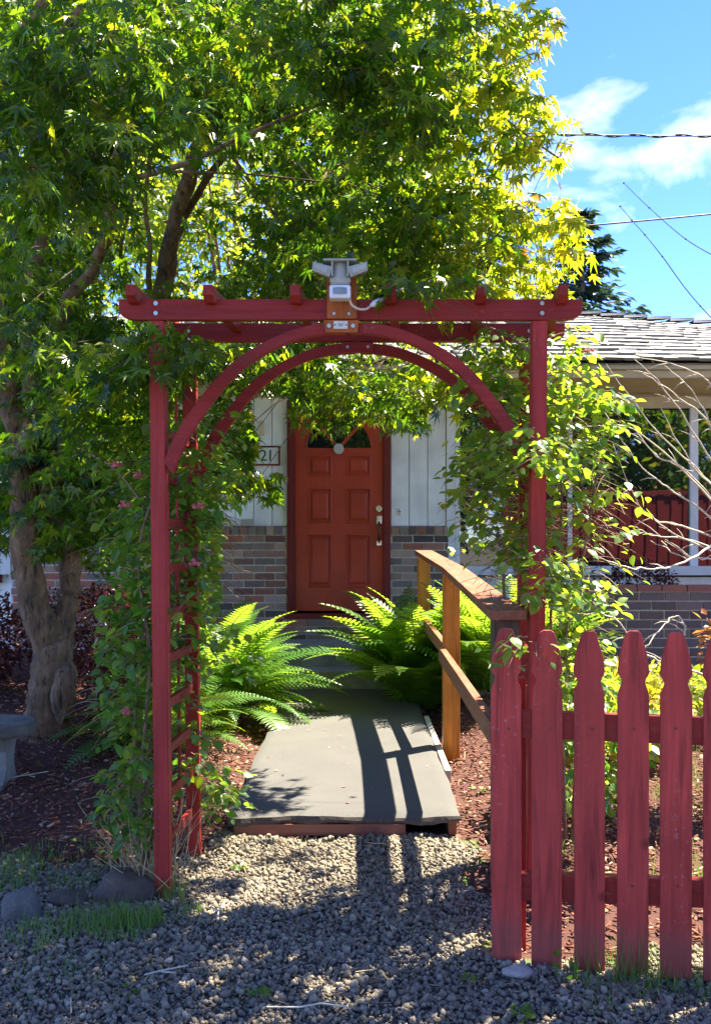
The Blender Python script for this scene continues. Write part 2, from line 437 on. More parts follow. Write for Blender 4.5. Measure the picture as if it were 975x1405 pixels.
MG = [(0, (.014, .048, .004)), (.4, (.050, .115, .008)), (.7, (.12, .16, .012)), (.92, (.20, .17, .018)), (1, (.24, .07, .015))]
MT = [(0, (.06, .19, .008)), (.35, (.26, .44, .010)), (.65, (.80, .78, .015)), (.9, (.90, .72, .02)), (1, (.75, .25, .02))]
ML = leaf_mat('maple leaf mass', MG, MT, .52, .26); MLO = leaf_mat('maple leaf single', MG, MT, .52, .26, 'color')
VG = [(0, (.018, .075, .018)), (.5, (.058, .155, .022)), (.88, (.11, .18, .025)), (1, (.22, .10, .03))]
VT = [(0, (.12, .38, .03)), (.45, (.30, .55, .03)), (.85, (.66, .70, .03)), (1, (.70, .38, .04))]
VL = leaf_mat('honeysuckle leaf mass', VG, VT, .45, .4); VLO = leaf_mat('honeysuckle leaf single', VG, VT, .45, .4, 'color')
FERN = leaf_mat('sword fern frond', [(0, (.030, .11, .012)), (1, (.09, .19, .02))], [(0, (.26, .52, .03)), (1, (.52, .66, .04))], .45, .42, True)
YEL = leaf_mat('golden shrub leaf', [(0, (.16, .17, .02)), (1, (.26, .20, .03))], [(0, (.5, .55, .03)), (1, (.7, .55, .03))], .45, .45)
BURG = leaf_mat('burgundy shrub leaf', [(0, (.035, .008, .010)), (.7, (.09, .018, .018)), (1, (.20, .06, .03))], [(0, (.10, .012, .014)), (.85, (.22, .04, .03)), (1, (.5, .20, .10))], .3, .35)
FARL = leaf_mat('far broadleaf', [(0, (.05, .11, .012)), (1, (.13, .16, .02))], [(0, (.30, .48, .02)), (1, (.60, .60, .03))], .5, .5)
CONL = leaf_mat('conifer needle', [(0, (.012, .040, .030)), (1, (.035, .080, .048))], [(0, (.03, .08, .04)), (1, (.08, .14, .05))], .2, .6)
FLOW = simple('dusty pink blossom', (0.55, 0.13, 0.14), 0.6, 0, 0.2, 30, 0.0)

def mk_glass(name, ior=2.6, rough=.02, wob=0.0):
    m = N(name); m.col((.008, .010, .012)); m.rough(rough)
    m.b.inputs['IOR'].default_value = ior
    if wob: m.bump(m.noise(1.3, 2), wob, .02)
    return m.m
GLASS = mk_glass('window glass over a dark room', 2.3, .015, .06)
FANG = mk_glass('fanlight glass', 1.7, .03, .2)

# ------------------------------------------------------------------ ground
def sm(a, b, x):
    t = np.clip((x - a) / (b - a), 0, 1); return t * t * (3 - 2 * t)
def gh(x, y):
    """ground height"""
    x = np.asarray(x, float); y = np.asarray(y, float)
    side = sm(0.62, 1.15, np.abs(x + 0.05))
    h = sm(5.2, 9.0, y) * 0.30 * side
    h = h + sm(3.9, 5.5, y) * 0.05 * sm(.55, .9, np.abs(x + .05))
    h = h + 0.012 * np.sin(x * 3.1 + 1) * np.sin(y * 2.7) * sm(.5, 1, np.abs(x)) + 0.006 * np.sin(x * 9 + y * 7)
    return np.where((y > 13) | (y < 0) | (np.abs(x) > 12), h * 0, h)
def zg(x, y): return float(gh(x, y))
def is_mulch(x, y):
    j = 0.09 * np.sin(x * 7.3) + 0.05 * np.sin(x * 17.1 + 2)
    return ((y > 4.62 + j * .2) & (x > -.68)) | ((x <= -.68) & (y > 4.22 + j)) | ((x > .50 + .06 * np.sin(y * 9)) & (y > 3.28 + j * .7))

xs = np.concatenate([[-600, -200, -60, -20, -10, -7], np.arange(-5, 5.01, .1), [7, 10, 20, 60, 200, 600]])
ys = np.concatenate([[-600, -200, -60, -20, -8, -3, 0, 1, 1.8], np.arange(2.4, 9.61, .1), [10.5, 12, 13.2, 20, 60, 200, 700]])
GX, GY = np.meshgrid(xs, ys); GZ = gh(GX, GY) - 0.012
nx, ny = len(xs), len(ys)
vv = np.stack([GX, GY, GZ], -1).reshape(-1, 3)
idx = np.arange(nx * ny).reshape(ny, nx)
q = np.stack([idx[:-1, :-1], idx[:-1, 1:], idx[1:, 1:], idx[1:, :-1]], -1).reshape(-1, 4)
me = bpy.data.meshes.new('ground'); me.from_pydata(vv.tolist(), [], q.tolist())
g = me.attributes.new('bed', 'FLOAT', 'POINT')
bedv = is_mulch(GX, GY).astype(float); bedv[(np.abs(GX) > 6) | (GY > 13)] = 0.5; bedv[(GY < 2)] = 0
g.data.foreach_set('value', bedv.ravel().astype(np.float32))
m = N('gravel, mulch and lawn soil'); a = m.n.new('ShaderNodeAttribute'); a.attribute_name = 'bed'
gr = m.ramp(m.noise(90, 5, .7), [(.3, (.05, .047, .043)), (.7, (.14, .13, .115))])
mu = m.ramp(m.noise(60, 6, .75), [(.3, (.028, .010, .008)), (.6, (.10, .032, .022)), (.8, (.20, .11, .06))])
la = m.ramp(m.noise(3, 6, .7), [(.3, (.05, .09, .02)), (.7, (.12, .15, .04))])
c = m.mix(m.ramp(a.outputs['Fac'], [(.3, (0, 0, 0)), (.45, (1, 1, 1))]), gr, la)
c = m.mix(m.ramp(a.outputs['Fac'], [(.6, (0, 0, 0)), (.8, (1, 1, 1))]), c, mu)
m.col(c); m.rough(.95); m.bump(m.noise(70, 5, .7), .8, .02)
for p in me.polygons: p.use_smooth = True
tag(link('ground', me, m.m), kind='structure')

def stone_variants(k=14):
    out = []
    for i in range(k):
        bm = bmesh.new(); bmesh.ops.create_icosphere(bm, subdivisions=1, radius=.5)
        v = np.array([list(x.co) for x in bm.verts]); f = np.array([[x.index for x in p.verts] for p in bm.faces]); bm.free()
        v = v * (1 + R.uniform(-.28, .28, (len(v), 1))) * np.array([1, R.uniform(.65, .95), R.uniform(.5, .8)])
        out.append(v)
    return out, f
SV, SF = stone_variants()
def field(n, x0, x1, y0, y1, cond):
    x = R.uniform(x0, x1, n); y = R.uniform(y0, y1, n); k = cond(x, y); return x[k], y[k]
x, y = field(76000, -1.9, 1.9, 2.35, 4.8, lambda x, y: ~is_mulch(x, y) & (np.abs(x) < .42 * y + .12))
n = len(x); s = np.clip(R.lognormal(math.log(.0130), .42, n), .006, .038)
hump = .004 * np.sin(x * 11) * np.sin(y * 13)
z = gh(x, y) - .004 + s * R.uniform(-.1, .35, n) + hump
tag(joined('gravel', SV, SF, np.stack([x, y, z], 1), rand_rot(n), s, GRAV, None, np.clip(R.beta(2.2, 2.6, n), 0, 1)), kind='stuff')

# bark chips
CV = np.array([(-.5, -.5, -.5), (.5, -.5, -.4), (.42, .5, -.5), (-.4, .5, -.35), (-.45, -.5, .4), (.4, -.45, .5), (.5, .4, .4), (-.5, .45, .5)])
CF = np.array([(0, 2, 1), (0, 3, 2), (4, 5, 6), (4, 6, 7), (0, 1, 5), (0, 5, 4), (1, 2, 6), (1, 6, 5), (2, 3, 7), (2, 7, 6), (3, 0, 4), (3, 4, 7)])
x, y = field(38000, -3.6, 3.6, 3.15, 8.8, lambda x, y: is_mulch(x, y) & ~((np.abs(x + .05) < .56) & (y > 4.6)) & (np.abs(x) < .42 * y + .2) & (R.uniform(size=len(x)) < np.clip(6.5 / y - .45, .15, 1)))
n = len(x); L = R.uniform(.012, .05, n)
scl = np.stack([R.uniform(.004, .011, n), L, R.uniform(.003, .007, n)], 1)
t = np.stack([R.normal(size=n), R.normal(size=n), R.normal(size=n) * .28], 1); up = np.stack([R.normal(size=n) * .5, R.normal(size=n) * .5, np.ones(n)], 1)
z = gh(x, y) + R.uniform(0, .014, n)
tag(joined('bark_mulch', CV, CF, np.stack([x, y, z], 1), frames(t, up), scl, MULCH, None, R.beta(1.6, 2.2, n)), kind='stuff')

# ------------------------------------------------------------------ the house
HD = 9.5                                         # distance of the front wall
def HX(px, D=HD): return (px - CX) * D / F
def HZt(py, D=HD): return CH - (py - HZ) * D / F
house = root('house', (0, HD, .2), 'single-storey house with white board siding, brick base and shake roof behind the arbor', 'house')
wz = HZt(722)                                     # top of the brick base
dl, dr = HX(394), HX(535)
wl_, wr_ = HX(627.5), HX(958)                     # picture window
wall = span('wall', -7, dl, HD + .03, HD + .25, .0, 2.95, WHITE, house, 0)
span('wall', dr, HX(612), HD + .03, HD + .25, .0, 2.95, WHITE, house, 0)
span('wall', HX(612), 6.6, HD + .03, HD + .25, .0, HZt(792), WHITE, house, 0)
span('wall', HX(612), 6.6, HD + .03, HD + .25, HZt(560), 2.95, CREAM, house, 0)
span('wall', dl, dr, HD + .03, HD + .25, HZt(550), 2.95, WHITE, house, 0)
span('wall', dl, dr, HD + .03, HD + .25, 0, .60, MORT, house, 0)
# siding boards, each a board
def boards(x0, x1, z0, z1, first):
    x = first
    while x < x1:
        a, b = max(x, x0), min(x + .178, x1)
        if b - a > .03: span('siding_board', a + .002, b - .002, HD - .004 + rnd.uniform(-.001, .001), HD + .027, z0, z1, WHITE, house, .002, 1)
        x += .181
boards(HX(-30), dl, wz + .002, HZt(543), HX(-30))
boards(dr, HX(612), wz + .002, HZt(543), HX(536))
span('corner_trim', HX(612), HX(624), HD - .018, HD + .028, .3, HZt(543), TRIM, house)
span('light_stop_wall', -7, 6.6, 9.80, 9.86, 0, 2.95, ROOM, house, 0)  # unseen black slab added behind the front wall to stop light leaking through
span('light_stop_floor', -7, 6.6, 9.2 + .56, 9.80, .50, .56, ROOM, house, 0)  # added strip closing the light gap below the door
span('eave_shadow_board', HX(-40), HX(612), HD - .022, HD + .02, HZt(546), HZt(540), CREAM, house, .002, 1)
# brick base
brick_meshes = []
for k in range(5):
    bm = bmesh.new(); box_into(bm, (0, 0, 0), (1, 1, 1))
    for v in bm.verts: v.co += Vector((R.uniform(-.012, .012), R.uniform(-.05, .02), R.uniform(-.03, .03)))
    mm = bpy.data.meshes.new('brick'); bm.to_mesh(mm); bm.free(); brick_meshes.append(mm)
def variants(mat):
    out = []
    for mm in brick_meshes: c = mm.copy(); c.materials.append(mat); out.append(c)
    return out
BM_H, BM_G, BM_T = variants(BRICK), variants(BRICKG), variants(BRICKT)
def bricks(parent, x0, x1, yf, z0, z1, meshes, L=.194, H=.062, J=.0115, depth=.05, cap=None):
    zc = z1; row = 0
    if cap:
        x = x0
        while x < x1 - .03:
            w = min(.082, x1 - x); o = link('brick', rnd.choice(cap), None, parent, (x + w / 2, yf + depth / 2 - .012, z1 - .042))
            o.scale = (w - J, depth + .014, .080); x += .086
        zc = z1 - .094
    while zc > z0 + .01:
        hh = min(H, zc - z0); x = x0 - (L + J) * (.5 if row % 2 else 0) + .02
        while x < x1:
            a, b = max(x, x0), min(x + L, x1)
            if b - a > .025:
                o = link('brick', rnd.choice(meshes), None, parent, ((a + b) / 2, yf + depth / 2 + rnd.uniform(-.003, .003), zc - hh / 2))
                o.scale = (b - a, depth, hh)
            x += L + J
        zc -= H + J; row += 1
bl = span('brick_base', HX(18), dl - .002, HD - .035, HD + .03, .25, wz - .008, MORT, house, 0)
bricks(bl, HX(18), dl - .002, HD - .043, .35, wz, BM_H, cap=BM_H)
br_ = span('brick_base', dr + .002, HX(614), HD - .035, HD + .03, .25, wz - .008, MORT, house, 0)
bricks(br_, dr + .002, HX(614), HD - .043, .35, wz, BM_H, cap=BM_H)
# door step of brick
st_ = span('brick_step', dl - .02, dr + .05, 9.30, HD + .03, .30, .632, MORT, house, 0)
bricks(st_, dl - .02, dr + .05, 9.285, .44, .638, BM_H)
# pale stone left on the brick ledge
bm = bmesh.new(); box_into(bm, (HX(340.5), HD - .07, wz + .034), (.125, .05, .068), None, .008, 2)
tag(from_bm('ledge_stone', bm, ROCKL), 'small pale stone block sitting on the brick ledge left of the red door', 'stone')

# left end window with white casing and maroon edge
span('window_casing', HX(2.5), HX(17), HD - .05, HD + .02, HZt(788), HZt(560), TRIM, house)
span('shutter', HX(-45), HX(2), HD - .06, HD + .02, HZt(800), HZt(560), FRAME, house)

# picture window
win = span('window', wl_, wr_ + 1.6, HD + .02, HD + .03, HZt(779), HZt(562), GLASS, house, 0)
zt, zb = HZt(560), HZt(777)
span('frame', HX(624.2), wl_ + .02, HD - .02, HD + .019, zb, zt, TRIM, win)
span('frame', HX(945), HX(956), HD - .025, HD + .019, zb, zt, TRIM, win)
span('frame', HX(778), HX(784), HD - .02, HD + .019, zb, zt, TRIM, win)
span('frame', HX(624.2), wr_ + 1.6, HD - .02, HD + .019, zt - .002, zt + .05, TRIM, win)
span('sill', HX(622), wr_ + 1.6, HD - .07, HD + .019, HZt(789), HZt(776.5), TRIM, win)

# door
door = root('front_door', (HX(465), HD, .70), 'closed red six-panel front door with a half-round fanlight', 'door')
fd = HD - .03
dz0, dz1 = HZt(840), HZt(550)
sx0, sx1, sz0, sz1 = HX(405.5), HX(525.5), HZt(838), HZt(556.5)
span('frame', dl, sx0 - .003, fd - .03, fd + .06, dz0, dz1, FRAME, door)
span('frame', sx1 + .003, dr, fd - .03, fd + .06, dz0, dz1, FRAME, door)
span('frame', sx0 - .003, sx1 + .003, fd - .03, fd + .06, sz1 + .003, dz1, FRAME, door)
span('frame', HX(398), HX(401), fd - .042, fd - .03, dz0, dz1 - .02, FRAME, door, .004)
span('threshold', HX(391), HX(540), fd - .11, fd + .05, HZt(851), HZt(841), FRAME, door, .006)
# slab with a half-round opening and sunk fields: outer slab minus fanlight is built from strips
fx, fr, fz = HX(464.7), .315, HZt(615)
ft = fd + .012
bm = bmesh.new()
arc = [(fx + fr * math.cos(a), fz + fr * math.sin(a)) for a in np.linspace(math.pi, 0, 25)]
prism_into(bm, [(sx0, fz), (fx - fr, fz)] + arc[1:13] + [(fx, sz1), (sx0, sz1)], ft, ft + .04)
prism_into(bm, [(fx + fr, fz), (sx1, fz), (sx1, sz1), (fx, sz1)] + arc[12:-1], ft, ft + .04)
cols = [(HX(422), HX(455.5)), (HX(474), HX(509))]; rows = [(HZt(653.5), HZt(625)), (HZt(718), HZt(670)), (HZt(806), HZt(733))]
def sb(x0, x1, z0, z1): box_into(bm, ((x0 + x1) / 2, ft + .02, (z0 + z1) / 2), (x1 - x0, .04, z1 - z0))
sb(sx0, cols[0][0], sz0, fz); sb(cols[0][1], cols[1][0], sz0, fz); sb(cols[1][1], sx1, sz0, fz)
for c0, c1 in cols:
    zz = [sz0, rows[2][0], rows[2][1], rows[1][0], rows[1][1], rows[0][0], rows[0][1], fz]
    for k in range(0, 8, 2): sb(c0, c1, zz[k], zz[k + 1])
bmesh.ops.remove_doubles(bm, verts=bm.verts, dist=1e-5)
from_bm('door_leaf', bm, DOOR, door)
for c0, c1 in cols:
    for r0, r1 in rows:
        bm = bmesh.new()
        def ring(i, y): return [bm.verts.new((x, y, z)) for x, z in ((c0 + i, r0 + i), (c1 - i, r0 + i), (c1 - i, r1 - i), (c0 + i, r1 - i))]
        rs = [ring(0, ft - .004), ring(.012, ft - .008), ring(.016, ft + .016), ring(.028, ft + .017), ring(.055, ft + .004)]
        for A, B in zip(rs, rs[1:]):
            for k in range(4): bm.faces.new((A[k], A[(k + 1) % 4], B[(k + 1) % 4], B[k]))
        bm.faces.new(rs[-1]); from_bm('panel', bm, DOOR, door)
fan = root('fanlight', (fx, fd, fz), None, None); fan.parent = door; fan.location = Vector((fx, fd, fz)) - door.location
bm = bmesh.new(); prism_into(bm, arc, ft + .02, ft + .028); from_bm('pane', bm, FANG, fan)
for a in (90, 48, 132):
    t_ = math.radians(a); beam('muntin', (fx, ft + .002, fz), (fx + (fr + .003) * math.cos(t_), ft + .002, fz + (fr + .003) * math.sin(t_)), .030, .032, DOOR, fan)
bm = bmesh.new(); pts = [Vector((fx + (fr + .004) * math.cos(a), ft - .003, fz + (fr + .004) * math.sin(a))) for a in np.linspace(0, math.pi, 30)]
tube_into(bm, pts, .009, 6); from_bm('moulding', bm, DOOR, fan, True)
md = disc('medallion', (fx, ft - .03, fz - .01), .050, .016, MEDAL, door, n=28)
for k in range(8):
    a = k * math.pi / 4; disc('boss', (fx + .031 * math.cos(a), ft - .040, fz - .01 + .031 * math.sin(a)), .009, .008, MEDAL, md, n=8)
hx = HX(519.7)
h_ = disc('deadbolt', (hx, ft - .014, HZt(698)), .030, .028, CHROME, door, n=24)
disc('keyhole', (hx, ft - .03, HZt(698)), .012, .006, STEEL, h_, n=12)
hp = box('handle', (hx, ft - .010, HZt(713.5)), (.055, .02, .085), CHROME, door, None, .008)
box('thumb_latch', (hx, ft - .035, HZt(711)), (.022, .045, .012), CHROME, hp, None, .003)
bm = bmesh.new(); tube_into(bm, spline([(hx, ft - .012, HZt(716)), (hx, ft - .055, HZt(721)), (hx, ft - .062, HZt(731)), (hx, ft - .045, HZt(740)), (hx, ft - .012, HZt(744))], 5), .011, 8)
from_bm('pull_grip', bm, BRASS, door, True)
box('lower_plate', (hx, ft - .008, HZt(745.5)), (.050, .016, .055), CHROME, door, None, .008)

# address plaque with the numbers that show, doorbell, small beige box
pl = root('address_plaque', (HX(364), HD - .02, HZt(626)), 'white address plaque numbered 21 with maroon frame beside the door', 'sign')
x0, x1, z0, z1 = HX(343), HX(384.3), HZt(639), HZt(612)
span('face', x0, x1, HD - .022, HD - .006, z0, z1, PLATE, pl, .002)
t = .016
span('frame', x0 - .002, x1 + .002, HD - .032, HD - .008, z1 - t, z1, FRAME, pl); span('frame', x0 - .002, x1 + .002, HD - .032, HD - .008, z0, z0 + t, FRAME, pl)
span('frame', x0 - .002, x0 + t, HD - .031, HD - .008, z0 + t, z1 - t, FRAME, pl); span('frame', x1 - t, x1 + .002, HD - .031, HD - .008, z0 + t, z1 - t, FRAME, pl)
def text(name, s, x, z, y, size, mat, parent, rot=0, depth=.001):
    cu = bpy.data.curves.new('txt', 'FONT'); cu.body = s; cu.size = size; cu.extrude = depth; cu.align_x = 'CENTER'; cu.align_y = 'CENTER'
    o = bpy.data.objects.new('txt', cu); COL.objects.link(o)
    mm = bpy.data.meshes.new_from_object(o.evaluated_get(bpy.context.evaluated_depsgraph_get())); bpy.data.objects.remove(o)
    mm.transform(Matrix.Rotation(rot, 4, 'Y') @ Matrix.Rotation(math.pi / 2, 4, 'X')); mm.materials.clear()
    return link(name, mm, mat, parent, (x, y, z))
text('numerals', '2', HX(361.5), HZt(626), HD - .024, .155, INK, pl); text('numerals', '1', HX(371), HZt(626), HD - .024, .155, INK, pl)
for k in range(5): box('ornament', (HX(379), HD - .0235, HZt(618.5 + k * 3.4)), (.010, .003, .012), simple('grey print', (.3, .3, .28)) if k == 0 else bpy.data.materials['grey print'], pl, None, .001)
db = root('doorbell', (HX(548), HD - .01, HZt(702)), 'small metal doorbell button on the white siding right of the door', 'doorbell')
box('plate', (HX(548), HD - .010, HZt(702)), (.030, .012, .062), STEEL, db); disc('button', (HX(548), HD - .018, HZt(702)), .008, .008, BRASS, db)
bx_ = root('wall_box', (HX(358.6), HD - .01, HZt(588)), 'small beige box fixed high on the siding above the address plaque', 'wall box')
box('case', (HX(358.6), HD - .018, HZt(588)), (.05, .028, .15), CREAM, bx_, None, .006); box('cap', (HX(358.6), HD - .024, HZt(579.5)), (.056, .04, .02), CREAM, bx_, None, .004)

# eaves and roof
eD, eZ = 8.85, HZt(497, 8.85)
span('gutter', -7, 6.8, eD - .03, eD + .02, HZt(507, eD), HZt(499, eD), GUT, house, .006)
span('fascia', -7, 6.8, eD + .021, eD + .05, HZt(517.5, eD), HZt(507.5, eD), CREAM, house)
bm = bmesh.new(); a = [(-7, eD + .03, HZt(518, eD)), (6.8, eD + .03, HZt(518, eD)), (6.8, HD + .1, HZt(541)), (-7, HD + .1, HZt(541))]
lo = [bm.verts.new(p) for p in a]; hi = [bm.verts.new((p[0], p[1], p[2] + .02)) for p in a]
bm.faces.new(lo); bm.faces.new(hi[::-1])
for k in range(4): bm.faces.new((lo[k], hi[k], hi[(k + 1) % 4], lo[(k + 1) % 4]))
bmesh.ops.recalc_face_normals(bm, faces=bm.faces); from_bm('soffit', bm, CREAM, house)
span('header', HX(612), 6.6, HD - .03, HD + .028, HZt(560), HZt(544.5), CREAM, house)
rD = 12.2
def roofp(x, v): # v 0 at the eave, 1 at the ridge
    ridge = 4.22 - .075 * max(0, x - 2.8); return Vector((x, eD - .06 + (rD - eD + .06) * v, eZ + (ridge - eZ) * v))
bm = bmesh.new(); X = [-7.3, 2.8, 6.9]
g_ = [[bm.verts.new(roofp(x, v) - Vector((0, 0, .03))) for x in X] for v in (0, 1)]
bk = [bm.verts.new(roofp(x, 1) + Vector((0, 3.4, -1.2))) for x in X]; g_.append(bk)
for r0, r1 in zip(g_, g_[1:]):
    for k in range(2): bm.faces.new((r0[k], r0[k + 1], r1[k + 1], r1[k]))
roof = from_bm('roof', bm, simple('roof underlay', (.05, .05, .05), .9), house)
sh_meshes = []
for k in range(5):
    bm = bmesh.new(); box_into(bm, (0, 0, 0), (1, 1, 1))
    for v in bm.verts:
        if v.co.y < 0: v.co += Vector((0, R.uniform(-.06, .06), R.uniform(-.05, .2)))
        else: v.co.z *= .35
    mm = bpy.data.meshes.new('shingle'); bm.to_mesh(mm); bm.free(); mm.materials.append(SHAKE); sh_meshes.append(mm)
rows_n = 13; sl = math.atan2(4.2 - eZ, rD - eD)
far_p, far_s = [], []
for r in range(rows_n):
    v = r / rows_n; x = -7.3 + rnd.uniform(0, .1)
    while x < 6.9:
        w = rnd.uniform(.12, .24); p = roofp(x + w / 2, v + .45 / rows_n * 1.3); jit = rnd.uniform(-.012, .012)
        p = p + Vector((0, jit, .012 + rnd.uniform(0, .01)))
        if 1.75 < x < 5.05:
            o = link('shingle', rnd.choice(sh_meshes), None, roof, p); o.scale = (w - .008, .44, .030); o.rotation_euler = (sl - .045, 0, rnd.uniform(-.02, .02))
        else: far_p.append(tuple(p)); far_s.append((w - .008, .44, .03))
        x += w
fr_ = np.array([[[1, 0, 0], [0, math.cos(sl - .045), -math.sin(sl - .045)], [0, math.sin(sl - .045), math.cos(sl - .045)]]] * len(far_p))
joined('shingle_field', CV, CF, np.array(far_p), fr_, np.array(far_s), SHAKE, roof)
x = 1.9
while x < 6.8:
    p = roofp(x + .15, 1.0); o = link('ridge_cap', sh_meshes[1], None, roof, p + Vector((0, 0, .05))); o.scale = (.30, .26, .03); o.rotation_euler = (.1, -.05, 0); x += .29

# brick planter in front of the window
pd = 8.1
plt = root('brick_planter', (HX(900, pd), pd, .3), 'low grey brick planter with a red cap course under the picture window', 'planter')
px0, px1, pz = HX(770, pd), HX(1010, pd), HZt(803, pd)
core = span('core', px0, px1, pd + .012, pd + .30, .1, pz - .01, MORT, plt, 0)
bricks(plt, px0, px1, pd, .22, pz - .062, BM_G, .200, .066, .012)
x = px0
while x < px1:
    o = link('cap_brick', rnd.choice(BM_T), None, plt, (x + .1, pd + .04, pz - .025)); o.scale = (.198, .11, .055); x += .21

# ------------------------------------------------------------------ steps and path mat
sp = root('doorstep', (0, 8.7, 0), 'two grey concrete steps rising from the path to the red door', 'steps')
span('step', HX(388, 8.45), HX(590, 8.45), 8.45, 8.80, .0, .25, CONC, sp, .012)
span('step', HX(386, 8.8), HX(590, 8.8), 8.80, 9.30, .0, .45, CONC, sp, .012)
rp = root('path_ramp', (-.05, 6.4, 0), 'grey felt-covered wooden ramp leading from the gravel to the doorstep', 'ramp')
rx0, rx1 = -.605, .505
bm = bmesh.new()
nxr, nyr = 40, 110
grid = []
for j in range(nyr + 1):
    v = j / nyr; row = []
    y = 4.60 + v * (8.44 - 4.60)
    for i in range(nxr + 1):
        u = i / nxr; x = rx0 + u * (rx1 - rx0)
        x += (.005 * math.sin(y * 5.1) + .002 * math.sin(y * 17)) * (abs(u - .5) * 2) ** 6
        e = min(u, 1 - u) * (rx1 - rx0)
        z = .100 - .012 * math.exp(-(e / .02) ** 2) + .0025 * math.sin(x * 6 + 1) * math.sin(y * 4)
        fy = y
        if j == 0: fy += -.006 + .006 * math.sin(x * 14) + .004 * math.sin(x * 37); z -= .012 + .006 * math.sin(x * 9)
        row.append(bm.verts.new((x, fy, z)))
    grid.append(row)
for j in range(nyr):
    for i in range(nxr): bm.faces.new((grid[j][i], grid[j][i + 1], grid[j + 1][i + 1], grid[j + 1][i]))
from_bm('felt_sheet', bm, FELT, rp, True)
bm = bmesh.new()   # hanging torn front edge of the felt
prev = None
for i in range(71):
    u = i / 70; x = rx0 + u * (rx1 - rx0); yy = 4.592 + .006 * math.sin(x * 14) + .004 * math.sin(x * 37)
    drop = .030 + .006 * math.sin(x * 23) + rnd.uniform(-.003, .003) + .012 * max(0, -x)
    zt_ = .088 - .006 * math.sin(x * 9)
    c = [bm.verts.new((x, yy, zt_)), bm.verts.new((x, yy - .006, zt_ - drop * .5)), bm.verts.new((x, yy - .002, zt_ - drop))]
    if prev:
        for k in range(2): bm.faces.new((prev[k], prev[k + 1], c[k + 1], c[k]))
    prev = c
from_bm('felt_edge', bm, FELTE, rp)
span('deck', rx0 + .008, rx1 - .008, 4.612, 8.44, .055, .085, CEDY, rp, .002)
span('front_board', W(322, 0, 4.6).x, W(556, 0, 4.6).x, 4.585, 4.611, .0, .056, wood_paint('old red-brown board', (.20, .075, .05), 0, wearamt=.6, gr=.3), rp, .004)
span('joist', rx0 + .02, rx0 + .06, 4.63, 8.4, -.01, .054, CEDY, rp); span('joist', rx1 - .06, rx1 - .02, 4.63, 8.4, -.01, .054, CEDY, rp)
span('edge_board', rx1 + .004, rx1 + .040, 5.5, 7.2, .02, .094, wood_paint('whitish edge board', (.5, .47, .42), 1, gr=.2), rp)

# ------------------------------------------------------------------ handrail
hr = root('handrail', (.62, 6.1, 0), 'weathered cedar handrail with flat cap running beside the ramp', 'handrail')
A = Vector((.566, 8.05, 1.300)); B = Vector((.622, 6.13, 1.215)); C_ = Vector((.598, 3.78, 1.112))
def rail(name, a, b, w, h, mat): beam(name, a, b, w, h, mat, hr)
d1 = (B - A).normalized(); d2 = (C_ - B).normalized()
rail('cap_rail', A, B + d1 * .0, .140, .038, CEDY); rail('cap_rail', B + d2 * .004, C_, .140, .038, CEDY)
0 and rail('top_rail', A - Vector((0, 0, .065)) , B - Vector((0, 0, .065)), .038, .088, CEDY); 0 and rail('top_rail', B - Vector((0, 0, .065)) + d2 * .05, C_ - Vector((0, 0, .065)), .038, .088, CEDY)
off = Vector((-.055, 0, -.535)); offc = Vector((-.055, 0, -.46))
rail('lower_rail', A + off + Vector((.025, 0, 0)), B + off + d1 * -.05 + Vector((.025, 0, 0)), .038, .089, CEDY)
rail('lower_rail', B + off + d2 * -.02 + Vector((-.02, 0, 0)), C_ + offc + Vector((.0, 0, 0)), .038, .089, CEDY)
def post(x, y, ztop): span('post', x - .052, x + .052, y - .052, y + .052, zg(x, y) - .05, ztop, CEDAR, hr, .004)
post(.610, 6.17, 1.190); post(.575, 8.15, 1.26); CEDAR = wood_paint('shade-darkened brown post', (.085, .058, .036), 2, wearamt=.1, gr=.35); post(.600, 3.88, 1.092)  # near post gets a darker brown, its shade put into the colour
bm = bmesh.new(); disc_into(bm, (.58, 6.115, .70), .006, .004, n=8); from_bm('bolt', bm, STEEL, hr)

# ------------------------------------------------------------------ arbor
AD = 3.80; BD = 4.33; SK = .040                    # front and back planes, the back stands a little to the right
arb = root('garden_arbor', (-.03, 4.05, 0), 'red painted timber arbor with arched front over the gravel path', 'arbor')
def AX(px): return (px - CX) * AD / F
def AZ(py): return CH - (py - HZ) * AD / F
cx0 = AX(477.0)
def slant_post(xt, xb, yc, w, zt, zb=-.05):
    bm = bmesh.new(); vs = []
    box_into(bm, (0, 0, 0), (w, w, 1))
    for v in bm.verts:
        t = v.co.z + .5; v.co = Vector((v.co.x + xb + (xt - xb) * t, v.co.y + yc, zb + (zt - zb) * t))
    bmesh.ops.bevel(bm, geom=list(bm.edges), offset=.003, segments=2, affect='EDGES')
    return from_bm('post', bm, RED, arb)
PW = .060
zbm = AZ(439); ztop = AZ(411)
